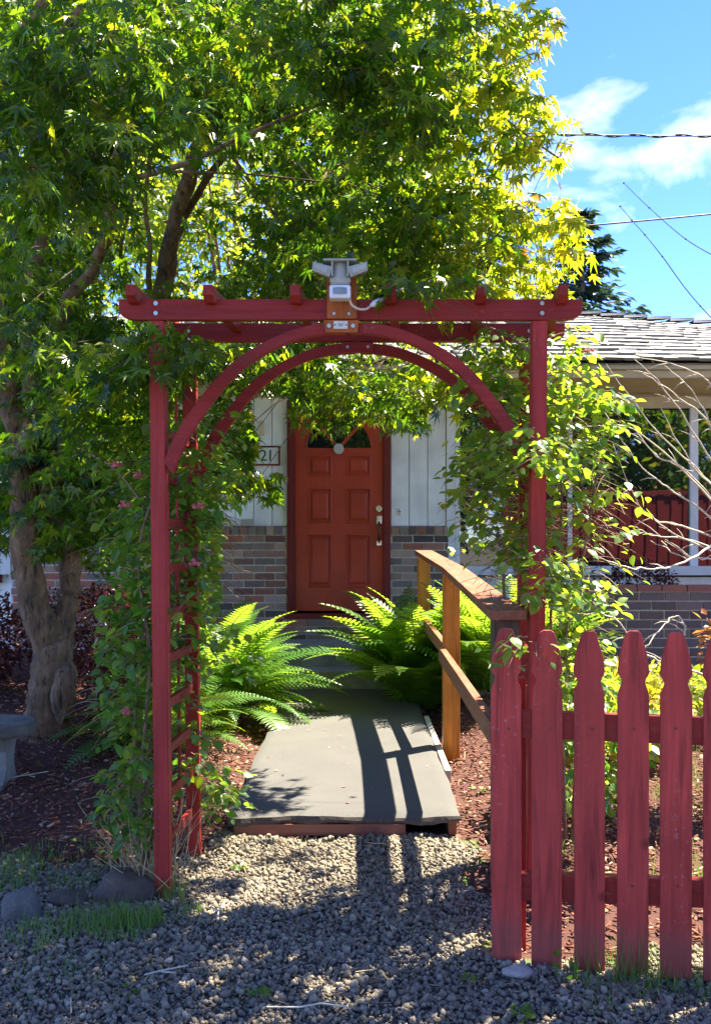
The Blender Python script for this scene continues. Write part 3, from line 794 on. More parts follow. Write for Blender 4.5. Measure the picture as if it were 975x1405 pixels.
# front posts end just under the beam face, back posts likewise
XL, XR = AX(214.5), AX(740.5); XLb, XRb = AX(222.5), AX(734)
pf = [slant_post(XL, XLb, AD + .032, PW, zbm - .001), slant_post(XR, XRb, AD + .032, PW, zbm - .001)]
pb = [slant_post(XL + SK, XLb + SK, BD - .002, PW, zbm + .017), slant_post(XR + SK, XRb + SK, BD - .002, PW, zbm + .017)]
def cross_beam(y0, y1, dx):
    x0, x1 = AX(163.5) + dx, AX(798) + dx
    H = ztop - zbm; cut = .055
    cv = []
    for k in range(7):
        a = k / 6 * math.pi / 2; cv.append((cut * (1 - math.sin(a)) * 1.4, zbm + H * .45 * (1 - math.cos(a)) ))
    left = [(x0 + cut * 1.4 - (cut * 1.4 - c[0]), c[1]) for c in cv]
    pts = [(x0 + c[0], c[1]) for c in cv] + [(x0, ztop), (x1, ztop)] + [(x1 - c[0], c[1]) for c in reversed(cv)]
    bm = bmesh.new(); prism_into(bm, pts, y0, y1, .002); return from_bm('cross_beam', bm, REDX, arb)
b1 = cross_beam(AD - .006, AD + .034, 0); b2 = cross_beam(BD - .034, BD + .006, SK)
b2.location.z += .018
for o, dx, yy in ((b1, 0, AD - .009), (b2, SK, BD - .037)):
    for px in (214.5, 742.5):
        for py in (417, 430.5): disc('bolt', (AX(px) + dx, yy, AZ(py)), .0085, .006, STEEL, o, n=12)
for px in (187, 291, 408, 536.5, 659, 769):       # rafters notched over both beams
    x = AX(px)
    y0, y1 = AD - .075, BD + .075
    bm = bmesh.new(); top = AZ(397.5)
    prof = [(y0, top), (y0, top - .040), (y0 + .03, top - .062), (y1 - .03, top - .062), (y1, top - .040), (y1, top)]
    # rests in 2 cm notches cut in the beam tops
    f = [bm.verts.new((x - .019, y, z)) for y, z in prof]; k = [bm.verts.new((x + .019 + 0, y, z)) for y, z in prof]
    for v in f + k: v.co.x += SK * (v.co.y - AD) / (BD - AD)
    n_ = len(prof); fs = [bm.faces.new(f), bm.faces.new(k[::-1])]
    for i in range(n_): fs.append(bm.faces.new((f[i], k[i], k[(i + 1) % n_], f[(i + 1) % n_])))
    bmesh.ops.recalc_face_normals(bm, faces=fs); from_bm('rafter', bm, REDY, arb)
# arches: two bent boards meeting under the centre plate
OUT = [(3, 441), (40, 444), (76, 452.5), (112, 468), (147.5, 489), (176, 514), (201, 544), (226.5, 579), (243, 610), (252, 634)]
INN = [(3, 457), (40, 459.5), (76, 468), (112, 485), (147.5, 509), (173, 536), (194, 564), (215, 595), (230, 625), (240.5, 651)]
def arch(y0, y1, dx, dz=0.0):
    for s in (-1, 1):
        o_ = spline([(cx0 + dx + s * p[0] * AD / F, 0, AZ(p[1])) for p in OUT], 4); i_ = spline([(cx0 + dx + s * p[0] * AD / F, 0, AZ(p[1])) for p in INN], 4)
        bm = bmesh.new(); nn = len(o_); q = []
        for y in (y0, y1):
            q.append(([bm.verts.new((p.x, y, p.z)) for p in o_], [bm.verts.new((p.x, y, p.z)) for p in i_]))
        (fo, fi), (bo, bi) = q; fs = []
        for k in range(nn - 1):
            fs += [bm.faces.new((fo[k], fo[k + 1], fi[k + 1], fi[k])), bm.faces.new((bo[k], bi[k], bi[k + 1], bo[k + 1])),
                   bm.faces.new((fo[k], bo[k], bo[k + 1], fo[k + 1])), bm.faces.new((fi[k], fi[k + 1], bi[k + 1], bi[k]))]
        fs += [bm.faces.new((fo[0], fi[0], bi[0], bo[0])), bm.faces.new((fo[-1], bo[-1], bi[-1], fi[-1]))]
        bmesh.ops.recalc_face_normals(bm, faces=fs)
        bmesh.ops.bevel(bm, geom=[e for e in bm.edges if e.is_manifold and e.calc_face_angle(0) > 1.2], offset=.0025, segments=2, affect='EDGES')
        from_bm('arch', bm, REDX, arb).location.z += dz
arch(AD - .002, AD + .034, 0); arch(BD - .034, BD + .002, SK, .018)
# centre plates
lx = AX(469)
bm = bmesh.new(); box_into(bm, (lx, AD - .019, (AZ(439.5) + AZ(378)) / 2), (AX(489.5) - AX(449), .022, AZ(378) - AZ(439.5)), None, .003, 2)
cp = from_bm('centre_board', bm, ORG, arb)
for px in (458.4, 478.5): disc('screw', (AX(px), AD - .032, AZ(433)), .006, .004, STEEL, cp, n=10)
bm = bmesh.new(); prism_into(bm, [(AX(446.5), AZ(457.5)), (AX(490), AZ(457.5)), (AX(492.5), AZ(440.5)), (AX(444), AZ(440.5))], AD - .022, AD - .003, .002)
kb = from_bm('keystone_board', bm, ORG, arb)
for px in (451.5, 484): disc('bolt', (AX(px), AD - .025, AZ(449)), .0085, .006, STEEL, kb, n=12)
np_ = box('name_plate', (AX(467.3), AD - .025, AZ(447.8)), (.055, .004, .031), PLATE, kb, None, .002)
for k, w in ((0, .022), (1, .016)): box('print', (AX(467.3), AD - .0278, AZ(446.6 + k * 2.4)), (w, .001, .0022), INK, np_, None, 0)
for s in (-1, 1): disc('rivet', (AX(467.3) + s * .022, AD - .028, AZ(447.8)), .0028, .003, INK, np_, n=8)
bm = bmesh.new(); prism_into(bm, [(cx0 + SK - .07, AZ(457.5)), (cx0 + SK + .07, AZ(457.5)), (cx0 + SK + .07, AZ(441)), (cx0 + SK - .07, AZ(441))], BD - .050, BD - .036, .002)
kb2 = from_bm('joint_board', bm, REDX, arb); kb2.location.z += .018
for s in (-1, 1): disc('bolt', (cx0 + SK + s * .045, BD - .053, AZ(449) + .018), .007, .005, STEEL, kb2, n=12)
# trellis sides
for s, xt, xb in ((0, XL, XLb), (1, XR, XRb)):
    def sx(z, y): t = (z + .05) / (zbm + .05); return xb + (xt - xb) * t + SK * (y - AD) / (BD - AD)
    z = .20
    while z < 1.95:
        ya, yb = AD + .064, BD - .034
        a = Vector((sx(z, ya), ya, z)); b = Vector((sx(z, yb), yb, z))
        beam('trellis_rung', a, b, .020, .040, REDY, arb); z += .182
    for fy in (.33, .67):
        y = AD + .064 + (BD - .034 - AD - .064) * fy; bm = bmesh.new(); box_into(bm, (0, 0, 0), (.012, .016, 1))
        o_ = .0175 if s else -.0175
        for v in bm.verts:
            zz = .13 + (v.co.z + .5) * 1.9; v.co = Vector((v.co.x + sx(zz, y) + o_, v.co.y + y, zz))
        from_bm('trellis_slat', bm, RED, arb)

# motion-sensor floodlight on the centre board
fl = root('floodlight', W(466.5, 395, 3.74), 'grey twin-head floodlight with white motion sensor on top of the arbor', 'floodlight')
ly = 3.725; lc = (466.5 - CX) * ly / F; k_ = ly / F
def LZ(py): return CH - (py - HZ) * k_
bm = bmesh.new(); prof = [(.0, 361), (.020, 361), (.030, 364), (.032, 372), (.038, 380), (.040, 386), (.034, 392), (.020, 395), (0, 396)]
rings = []
for r, py in prof:
    rings.append([bm.verts.new((lc + max(r, .0005) * math.cos(a) * 1.02, ly + max(r, .0005) * math.sin(a) * .8, LZ(py))) for a in np.linspace(0, 2 * math.pi, 20, endpoint=False)])
for a_, b_ in zip(rings, rings[1:]):
    for k in range(20): bm.faces.new((a_[k], a_[(k + 1) % 20], b_[(k + 1) % 20], b_[k]))
bmesh.ops.recalc_face_normals(bm, faces=bm.faces); from_bm('lamp_body', bm, LAMP, fl, True)
for s in (-1, 1):
    bm = bmesh.new()
    pts = [(s * .028, LZ(370)), (s * .104, LZ(363)), (s * .106, LZ(375)), (s * .040, LZ(384))]
    pts = [(lc + x, z) for x, z in pts]; prism_into(bm, pts if s > 0 else pts[::-1], ly - .045, ly + .03, .004)
    for v in bm.verts:
        if v.co.y > ly: v.co.z += .012
    h = from_bm('lamp_head', bm, LAMP, fl)
    bm = bmesh.new(); prism_into(bm, [(lc + s * .045, LZ(371.5)), (lc + s * .098, LZ(366.5)), (lc + s * .099, LZ(373)), (lc + s * .050, LZ(380))], ly - .049, ly - .044, .001); from_bm('lens', bm, simple('dull lamp lens', (.42, .42, .36), .3) if s < 0 else bpy.data.materials['dull lamp lens'], h)
box('roof_plate', (lc, ly - .004, LZ(360.5)), (.13, .085, .008), LAMP, fl, None, .003)
for s in (-1, 1): box('rib', (lc + s * .030, ly - .033, LZ(372)), (.007, .016, .060), LAMP, fl, None, .002)
sb_ = box('sensor', (lc, ly - .012, LZ(403.5)), (.082, .060, .052), LAMPW, fl, None, .009)
bm = bmesh.new()
ar = [(lc + .034 * math.sin(a), ly - .030 - .020 * math.cos(a)) for a in np.linspace(-1.35, 1.35, 12)]
lo = [bm.verts.new((x, y, LZ(407))) for x, y in ar]; hi = [bm.verts.new((x, y, LZ(398.5))) for x, y in ar]
for k in range(11): bm.faces.new((lo[k], lo[k + 1], hi[k + 1], hi[k]))
bm.faces.new(lo[::-1]); bm.faces.new(hi); bmesh.ops.recalc_face_normals(bm, faces=bm.faces); from_bm('sensor_lens', bm, LENS, sb_)
cd_ = root('lamp_cord', W(480, 414, 3.72), 'cream power cord with an inline plug drooping right of the floodlight', 'cord')
bm = bmesh.new(); tube_into(bm, spline([W(479.5, 411, 3.72), W(483, 419, 3.72), (W(492, 424, 3.73)), W(502, 424, 3.74), W(509, 419, 3.75)], 6), .0045, 8); from_bm('cord', bm, CORDM, cd_, True)
bm = bmesh.new(); tube_into(bm, [W(508, 419.5, 3.75), W(512, 417.5, 3.75), W(512.5, 417.3, 3.75), W(521, 413, 3.76), W(521.5, 412.8, 3.76), W(528, 409, 3.77)], [.007, .011, .013, .013, .009, .006], 10); from_bm('plug', bm, LAMPW, cd_, True)
bm = bmesh.new(); tube_into(bm, spline([W(527, 409.5, 3.77), W(545, 398, 3.85), W(575, 392, 4.1), W(600, 380, 4.4)], 6), .004, 6); from_bm('cord', bm, CORDM, cd_, True)

# ------------------------------------------------------------------ picket fence
pf_ = root('picket_fence', (.6, 3.2, 0), 'weathered red picket fence with pointed notched pickets along the right', 'fence')
def fD(px): return 3.225 - (px - 674) * .00046
def picket_mesh(seed):
    r = random.Random(seed); w = .0495
    side = [(.0125, 1.0), (.022, .994), (.030, .972), (.039, .945), (.046, .915), (w * .98, .893), (w, .884), (w * .97, .872), (.040, .862), (.0365, .850), (.040, .838), (.046, .826), (w, .810), (w, .002)]
    H = 1.115; pts = [(x, z * H) for x, z in side] + [(-x, z * H) for x, z in reversed(side)]
    pts = [(x + r.uniform(-.0008, .0008), z) for x, z in pts]
    bm = bmesh.new(); prism_into(bm, pts, 0, .019, .0022)
    mm = bpy.data.meshes.new('picket'); bm.to_mesh(mm); bm.free(); mm.materials.append(PICK); return mm
t_ = PICK.node_tree; b_ = t_.nodes['Principled BSDF']; src = b_.inputs['Base Color'].links[0].from_socket
sx_ = t_.nodes.new('ShaderNodeSeparateXYZ'); t_.links.new([n_ for n_ in t_.nodes if n_.type == 'TEX_COORD'][0].outputs['Object'], sx_.inputs[0])
nn_ = t_.nodes.new('ShaderNodeTexNoise'); nn_.inputs['Scale'].default_value = 22; nn_.inputs['Detail'].default_value = 5
ad_ = t_.nodes.new('ShaderNodeMath'); ad_.operation = 'MULTIPLY_ADD'; ad_.inputs[1].default_value = -.22; t_.links.new(nn_.outputs['Fac'], ad_.inputs[0]); t_.links.new(sx_.outputs[2], ad_.inputs[2])
rr_ = t_.nodes.new('ShaderNodeValToRGB'); rr_.color_ramp.elements[0].position = 0; rr_.color_ramp.elements[0].color = (.42,) * 3 + (1,); rr_.color_ramp.elements[1].position = .07; rr_.color_ramp.elements[1].color = (0, 0, 0, 1); t_.links.new(ad_.outputs[0], rr_.inputs[0])
mm_ = t_.nodes.new('ShaderNodeMix'); mm_.data_type = 'RGBA'; t_.links.new(rr_.outputs[0], mm_.inputs['Factor']); t_.links.new(src, mm_.inputs['A']); mm_.inputs['B'].default_value = (.17, .09, .07, 1); t_.links.new(mm_.outputs['Result'], b_.inputs['Base Color'])
pm = [picket_mesh(k) for k in range(3)]
for k, (px, top) in enumerate([(694.5, 862.5), (749.5, 865), (808.5, 866), (867.5, 866), (927, 868), (987, 869), (1047, 870), (1107, 871), (1168, 872)]):
    D = fD(px); p = W(px, top, D); o = link('picket', pm[k % 3], None, pf_, (p.x, D, p.z - 1.115)); o.rotation_euler = (rnd.uniform(-.006, .006), rnd.uniform(-.004, .004), -.125)
    for py in (1000, 1216): disc('nail', (p.x + rnd.uniform(-.01, .01), D - .002, CH - (py - HZ) * D / F), .0042, .004, simple('rusty nail', (.12, .05, .03)) if 'rusty nail' not in bpy.data.materials else bpy.data.materials['rusty nail'], o, n=8)
for yl, yh in ((1014, 974.5), (1237, 1201)):
    a = W(676, (yl + yh) / 2, fD(676)); b = W(1180, (yl + yh) / 2 + 20, fD(1180)); a.y += .041; b.y += .041
    beam('rail', a, b, .038, .090, REDX, pf_)
span('post', .53, .60, 3.30, 3.37, -.05, 1.0, RED, pf_) if False else None
a = W(707, 940, 3.36); span('post', a.x - .032, a.x + .032, 3.335, 3.40, -.05, .93, RED, pf_)

# red board fence across the lane, behind the viewpoint: it shows in the window glass
bf = root('board_fence', (6.5, -4.4, 0), 'tall red board-on-board fence mirrored in the picture window', 'fence')
xx = 3.6; k = 0
while xx < 10.5:
    span('board', xx, xx + .17, -4.40 - (.03 if k % 2 else 0), -4.378 - (.03 if k % 2 else 0), 0, 2.50, FRAME, bf, .002, 1); xx += .155; k += 1
span('rail', 3.5, 10.7, -4.37, -4.33, 2.51, 2.60, FRAME, bf)

# ------------------------------------------------------------------ leaf-bearing things
def landing_ok(P, keep=.012):
    """thin out leaves whose shadow would land where the photograph shows sun on the ground"""
    x = P[:, 0] - P[:, 2] * SUN.x / SUN.z; y = P[:, 1] - P[:, 2] * SUN.y / SUN.z
    u = R.uniform(size=len(P))
    ramp_ = (x > -.55) & (x < .62) & (y > 4.55) & (y < 8.6)
    corner = (x < -.30) & (y < 5.05)
    gra = (x > -.62) & (x < .52) & (y > 3.46) & (y <= 4.6)
    blot = np.sin(x * 9 + 1) * np.sin(y * 8 + x * 4) > -.05 - .9 * (x > -.1)
    yard = (x >= .62) & (x < 4.5) & (y > 3.7) & (y < 9)
    ferns = (x > -1.5) & (x <= -.5) & (y > 5.8) & (y < 8.6)
    ok = np.ones(len(P), bool)
    ok &= ~(ramp_ & ~corner & (u > keep)); ok &= ~(gra & blot & (u > .02)); ok &= ~(yard & (u > np.where((x < 1.7) & (y > 5.6), .12, .6))); ok &= ~(ferns & (u > .05))
    ok &= ~((x > -1.6) & (x < -.1) & (y > 4.0) & (y < 5.4) & (P[:, 2] > 2.9) & (P[:, 0] > .2) & (u > .30))
    ok &= ~((x > -.3) & (x < 1.2) & (y > 3.15) & (y < 4.4) & (P[:, 2] > 2.9) & (P[:, 0] > .95) & (u > .25))
    return ok

def inpoly(px, py, poly):
    c = np.zeros(len(px), bool); j = len(poly) - 1
    for i in range(len(poly)):
        xi, yi = poly[i]; xj, yj = poly[j]
        h = ((yi > py) != (yj > py)) & (px < (xj - xi) * (py - yi) / ((yj - yi) or 1e-9) + xi); c ^= h; j = i
    return c

def sprays(centres, n_leaf, length, size, spread=.5, droop=.75):
    """each centre carries a drooping twig with paired leaves; returns leaf positions, frames, sizes, twig lines"""
    P, Rm, S, T, K = [], [], [], [], []; global SPRAY
    for c in centres:
        c = np.array(c); yaw = R.uniform(0, 2 * math.pi)
        d = np.array([math.cos(yaw), math.sin(yaw), R.uniform(-.35, .15)]); L = length * R.uniform(.6, 1.3)
        nl = max(3, int(n_leaf * R.uniform(.6, 1.3))); t = np.linspace(.1, 1, nl)
        pts = c + d * L * t[:, None] + np.array([0, 0, -.30 * L]) * (t ** 2)[:, None]
        side = np.array([-d[1], d[0], 0]); sg = np.where(np.arange(nl) % 2, 1, -1)[:, None]
        off = side * sg * R.uniform(.2, .9, (nl, 1)) * size * 1.0
        p = pts + off + R.normal(size=(nl, 3)) * size * .3 * spread
        tip = d * R.uniform(.1, .7, (nl, 1)) + side * sg * R.uniform(.1, .8, (nl, 1)) + np.array([0, 0, -1]) * (droop * R.uniform(.5, 1.3, (nl, 1))) + R.normal(size=(nl, 3)) * .22
        up = np.array([0, 0, 1.0]) + R.normal(size=(nl, 3)) * .35
        P.append(p); Rm.append(frames(tip, up)); S.append(size * R.uniform(.45, 1.2, nl)); K.append(np.full(nl, len(T))); T.append(np.vstack([c, pts]))
    SPRAY = np.concatenate(K); return np.concatenate(P), np.concatenate(Rm), np.concatenate(S), T

def twigs_mesh(lines, rad, name, mat, parent, n=3, every=1):
    bm = bmesh.new()
    for L in lines[::every]:
        k = len(L); idx = sorted(set([0, k // 3, 2 * k // 3, k - 1])); pts = [L[i] for i in idx]
        tube_into(bm, pts, [rad * (1 - .7 * i / len(pts)) for i in range(len(pts))], n, False)
    o = from_bm(name, bm, mat, parent); o['kind'] = 'stuff'; return o

# ---- the maple
base = W(66, 1012, 6.45); base.z = zg(base.x, 6.45)
mt = root('maple_tree', base, 'large spreading green maple with forked brown trunk leaning over the arbor', 'tree')
def limb(pts, r0, r1, name='branch', n=10, wob=.03):
    P = spline([W(*p) if len(p) == 3 else p for p in pts], 7); m_ = len(P); bm = bmesh.new()
    rad = []
    Q = []
    for i, p in enumerate(P):
        t = i / (m_ - 1); r = r0 + (r1 - r0) * t ** .8
        rad.append(r * (1 + .035 * math.sin(i * 1.1 + r0 * 90) + .04 * math.sin(i * .4)))
        Q.append(p + Vector((math.sin(i * .9 + r0 * 50), math.cos(i * .7 + r0 * 40), 0)) * min(r, .02) * wob * 10)
    tube_into(bm, Q, rad, n)
    if r0 > .05:
        bmesh.ops.subdivide_edges(bm, edges=bm.edges[:], cuts=1, use_grid_fill=True)
        for v in bm.verts:
            v.co += Vector(mnoise.noise_vector(v.co * 7)) * r0 * .09 + Vector(mnoise.noise_vector(v.co * 22)) * r0 * .05 + Vector(mnoise.noise_vector(Vector((v.co.x * 60, v.co.y * 60, v.co.z * 14)))) * .004
    o = from_bm(name, bm, BARK, mt, True); return P
LM = []
trunk = limb([(60, 1030, 6.45), (63, 1005, 6.45), (68, 960, 6.45), (74, 920, 6.45), (72, 880, 6.45)], .190, .130, 'trunk', 16)
LM += limb([(70, 895, 6.45), (48, 830, 6.4), (36, 760, 6.35), (34, 690, 6.3), (30, 620, 6.3), (14, 540, 6.2), (0, 460, 6.1), (-20, 360, 6), (-40, 200, 5.8)], .108, .065, 'trunk', 14)
LM += limb([(74, 900, 6.45), (88, 850, 6.5), (98, 800, 6.55), (92, 745, 6.5), (72, 690, 6.4), (60, 640, 6.3)], .085, .062, 'trunk', 14)
LM += limb([(34, 640, 6.25), (46, 560, 6.2), (40, 480, 6.1), (38, 400, 6), (60, 320, 5.9), (50, 200, 5.7), (90, 40, 5.4)], .070, .035)
LM += limb([(60, 700, 6.35), (88, 620, 6.3), (98, 570, 6.2), (80, 520, 6.0), (72, 470, 5.8), (90, 420, 5.6), (130, 365, 5.4), (150, 310, 5.2), (152, 250, 5.0), (165, 190, 4.9), (170, 90, 4.7)], .060, .022)
LM += limb([(150, 315, 5.2), (163, 258, 5.0), (220, 235, 4.9), (262, 222, 4.8), (300, 203, 4.7), (350, 180, 4.6), (420, 150, 4.5), (500, 120, 4.5)], .020, .006, wob=.01)
LM += limb([(230, 236, 4.85), (270, 236, 4.8), (350, 240, 4.9), (440, 249, 5.0)], .010, .004, wob=.01)
LM += limb([(215, 440, 7.2), (232, 350, 7.0), (245, 290, 6.8), (262, 235, 6.6), (280, 160, 6.3), (300, 60, 6.0)], .075, .04)
LM += limb([(238, 330, 7.0), (268, 270, 6.8), (320, 200, 6.5), (400, 110, 6.1), (500, 40, 5.7)], .035, .014)
LM += limb([(205, 420, 6.6), (205, 340, 6.5), (200, 260, 6.4), (215, 160, 6.2)], .022, .010)
LM += limb([(180, 420, 6.8), (165, 350, 6.7), (180, 280, 6.5), (190, 200, 6.3)], .016, .008)
LM += limb([(60, 460, 6.5), (50, 400, 6.5), (30, 340, 6.4), (20, 280, 6.3)], .03, .02)
LM += limb([(5, 640, 6.3), (20, 660, 6.3), (30, 690, 6.3)], .02, .03)
LM += limb([(400, 110, 6.1), (520, 90, 5.6), (620, 120, 5.2), (700, 170, 4.9), (770, 220, 4.7)], .018, .005)
LM += limb([(280, 160, 6.3), (380, 300, 6.2), (470, 420, 6.0), (560, 500, 5.8)], .016, .005)
LM += limb([(300, 60, 6.0), (420, -40, 5.4), (560, -90, 5.0), (680, -60, 4.8), (780, -20, 4.7)], .035, .010)
LM += limb([(-40, 200, 5.8), (30, 60, 4.9), (80, -20, 4.2), (130, -10, 3.7)], .05, .012)
LM += limb([(90, 40, 5.4), (200, -80, 4.9), (320, -160, 4.4), (430, -120, 4.1)], .035, .010)
for k in range(0):
    a = k * .7; b_ = base + Vector((math.cos(a) * .16, math.sin(a) * .16, .12)); e_ = base + Vector((math.cos(a) * .30, math.sin(a) * .30, -.05))
    bm = bmesh.new(); tube_into(bm, [b_ + Vector((0, 0, .1)), (b_ + e_) / 2 + Vector((0, 0, .0)), e_], [.07, .045, .012], 8); from_bm('root', bm, BARK, mt, True)
bm = bmesh.new(); bmesh.ops.create_icosphere(bm, subdivisions=3, radius=1)
for v in bm.verts: v.co = W(88, 955, 6.3) + Vector((v.co.x * .075, v.co.y * .09, v.co.z * .20)) + Vector(mnoise.noise_vector(v.co * 2)) * .03
from_bm('burl', bm, BARK, mt, True)

EL_ = []   # clumps of sprays: centre px, py, radii px, D range, number
def clump(px, py, rx, ry, d0, d1, n):
    n = max(1, int(n * 1.7))
    r = np.sqrt(R.uniform(0, 1, n)); a = R.uniform(0, 2 * math.pi, n); D = R.uniform(d0, d1, n)
    x = px + rx * r * np.cos(a); y = py + ry * r * np.sin(a)
    for xx, yy, dd in zip(x, y, D): EL_.append(tuple(W(xx, yy, dd)))
# near left
clump(60, 50, 110, 75, 3.2, 3.9, 26); clump(150, 120, 105, 70, 3.3, 4.0, 24); clump(50, 190, 80, 80, 3.3, 4.0, 20)
clump(110, 235, 60, 45, 3.4, 3.9, 7); clump(20, 300, 50, 90, 3.6, 4.5, 12); clump(20, 440, 45, 60, 4.2, 5.0, 8)
# top centre
clump(440, 30, 110, 60, 3.7, 4.6, 26); clump(520, 110, 100, 70, 3.8, 4.7, 28); clump(600, 60, 100, 80, 3.8, 4.9, 34)
clump(590, 210, 80, 90, 4.0, 5.0, 34); clump(540, 320, 85, 60, 3.95, 5.0, 28); clump(620, 330, 80, 70, 4.1, 5.2, 32)
clump(560, 385, 70, 22, 3.6, 4.4, 12)
# right sunlit edge
clump(690, 60, 65, 80, 4.1, 6.3, 26); clump(700, 170, 60, 60, 4.1, 6.3, 24); clump(715, 280, 65, 60, 4.2, 6.3, 26)
clump(720, 370, 75, 45, 4.2, 6.2, 26); clump(765, 210, 32, 28, 4.3, 4.9, 6); clump(770, 320, 28, 50, 4.3, 5.2, 10); clump(735, 20, 22, 25, 4.4, 4.9, 4)
# middle and deep crown
clump(330, 60, 140, 80, 4.8, 6.6, 60); clump(200, 60, 160, 80, 4.6, 6.2, 50); clump(400, 180, 120, 70, 5.2, 7.0, 46)
clump(470, 300, 110, 90, 5.4, 7.4, 60); clump(330, 330, 100, 70, 6.4, 8.0, 26); clump(560, 200, 120, 130, 5.2, 7.0, 70)
clump(60, 380, 90, 110, 5.2, 7.2, 46); clump(120, 500, 90, 70, 5.0, 7.2, 42); clump(330, 400, 120, 30, 6.0, 7.5, 20)
clump(50, 610, 70, 70, 6.9, 8.0, 40); clump(150, 640, 70, 80, 5.4, 7.0, 60); clump(120, 680, 80, 40, 6.8, 8.2, 36); clump(430, 462, 200, 22, 5.0, 6.5, 40); clump(300, 470, 60, 40, 4.7, 6.0, 24)
# round the left post top
clump(180, 500, 75, 50, 3.95, 4.6, 30); clump(232, 490, 30, 45, 3.62, 4.0, 12); clump(150, 575, 55, 45, 4.1, 5.0, 18); clump(110, 700, 60, 40, 5.6, 6.6, 16)
clump(300, 480, 60, 30, 4.6, 5.6, 18)
# hanging behind the arch
clump(450, 520, 80, 25, 5.0, 6.2, 22); clump(560, 515, 80, 25, 5.0, 6.2, 24); clump(500, 550, 60, 22, 5.2, 6.0, 12)
clump(610, 535, 35, 25, 5.2, 6.0, 9); clump(570, 580, 12, 28, 5.6, 5.9, 3); clump(365, 530, 30, 35, 5.0, 5.8, 9)
clump(325, 620, 26, 45, 5.0, 5.8, 14); clump(362, 668, 24, 18, 5.2, 5.6, 6); clump(300, 600, 40, 50, 4.8, 5.8, 20)
C0 = np.array(EL_)
EL_ = []
for a_ in ((100, 60, 200, 130, 260), (380, 60, 200, 130, 260), (520, 200, 110, 230, 120), (60, 330, 120, 110, 90), (430, 330, 150, 90, 70), (110, 520, 110, 110, 130), (120, 650, 110, 80, 120), (90, 700, 100, 60, 30)): clump(a_[0], a_[1], a_[2], a_[3], 6.2, 8.2, a_[4] / .95)
CD = np.array(EL_)
# crown above the picture
n = 430; top = np.stack([R.uniform(-3.6, .7, n), R.uniform(3.2, 7.4, n), R.uniform(0, 1, n)], 1)
top[:, 2] = CH + .575 * top[:, 1] + .12 + top[:, 2] * 1.3
C0 = np.vstack([C0, top])
P, Rm, S, TW = sprays(C0, 14, .32, .071); K1 = SPRAY
P2, Rm2, S2, TW2 = sprays(CD, 18, .45, .085)
P, Rm, S = np.concatenate([P, P2]), np.concatenate([Rm, Rm2]), np.concatenate([S, S2]); KK = np.concatenate([K1, SPRAY + len(TW)])
ok = landing_ok(P)
px, py = project(P)
# free the sky, the door and the lamp
skyp = [(785, -40), (740, 50), (722, 110), (780, 145), (840, 165), (845, 190), (792, 215), (772, 262), (805, 310), (795, 425), (1000, 425), (1000, -40)]
jk = R.normal(size=(2, KK.max() + 1)) * 24; jit = jk[:, KK] + R.normal(size=(2, len(P))) * 5
ok &= ~inpoly(px + jit[0], py + jit[1], skyp)
ok &= ~((px > 395) & (px < 535) & (py > 598) & (py < 850)) & ~((px > 385) & (py > 655) & (px < 700)) 
ok &= ~((px > 422) & (px < 508) & (py > 355) & (py < 440) & (P[:, 1] < 3.9)) & ~((px > 160) & (px < 760) & (py > 404) & (py < 442) & (P[:, 1] < 3.78) & ~((px > 505) & (px < 600) & (py < 428)))
ok &= ~((px > 205) & (px < 236) & (py > 560) & (P[:, 1] < 3.9)) & ~((P[:, 1] < 3.0) & (py > -10))
SEE = [[(350, 604), (391, 604), (391, 648), (350, 648)], [(342, 540), (396, 540), (396, 655), (380, 645), (352, 612)], [(316, 705), (396, 690), (396, 860), (330, 860)], [(590, 572), (612, 560), (640, 600), (625, 700), (590, 740), (540, 740), (535, 600), (552, 596), (562, 650), (582, 650)]]
for q in SEE: ok &= ~inpoly(px, py, q)
arcm = ((px - 477) / 262) ** 2 + ((py - 690) / 250) ** 2
ok &= ~((arcm < 1.12) & (py < 700) & (P[:, 1] < 4.4) & (px > 230) & (px < 725))
gap = (((px - 245) / 100) ** 2 + ((py - 300) / 105) ** 2 < 1) & (P[:, 1] > 4.4)
ok &= ~(gap & (R.uniform(size=len(P)) < .72))
P, Rm, S = P[ok], Rm[ok], S[ok]
# gold tint towards the right puts the crown edge's sunlit look into leaf colour
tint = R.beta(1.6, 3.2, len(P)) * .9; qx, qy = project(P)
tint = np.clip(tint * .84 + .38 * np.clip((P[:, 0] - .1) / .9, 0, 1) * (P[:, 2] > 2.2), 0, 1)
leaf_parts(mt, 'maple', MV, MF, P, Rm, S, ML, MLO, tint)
HOLES = SEE + [[(392, 600), (540, 600), (540, 860), (392, 860)], [(392, 660), (700, 660), (700, 860), (392, 860)]]
def clear_view(L):
    qx, qy = project(L[1::4]); return not any(inpoly(qx, qy, h).any() for h in HOLES)
keepT = [L for L in TW if clear_view(L) and landing_ok(L[:1], .5)[0] and not inpoly(*[q + np.array([28 if k == 0 else 0]) for k, q in enumerate(project(L[-1:]))], skyp)[0]]
twigs_mesh(keepT, .0024, 'twigs', TWIG, mt)
LMa = np.array([list(p) for p in LM]); lines = []
for c in C0[::9]:
    d = np.linalg.norm(LMa - c, axis=1); k = LMa[np.argmin(d)]
    if d.min() < 1.5 and abs(k[2] - c[2]) < .8 * math.hypot(k[0] - c[0], k[1] - c[1]): mid = (k + c) / 2 + np.array([0, 0, .12]) + R.normal(size=3) * .05; lines.append(np.array([k, (k + mid) / 2 + [0, 0, .03], mid, (mid + c) / 2 + [0, 0, .02], c]))
lines = [L for L in lines if (project(L)[0] < 730).all()]
twigs_mesh(lines, .004, 'boughs', BARK, mt, 5)

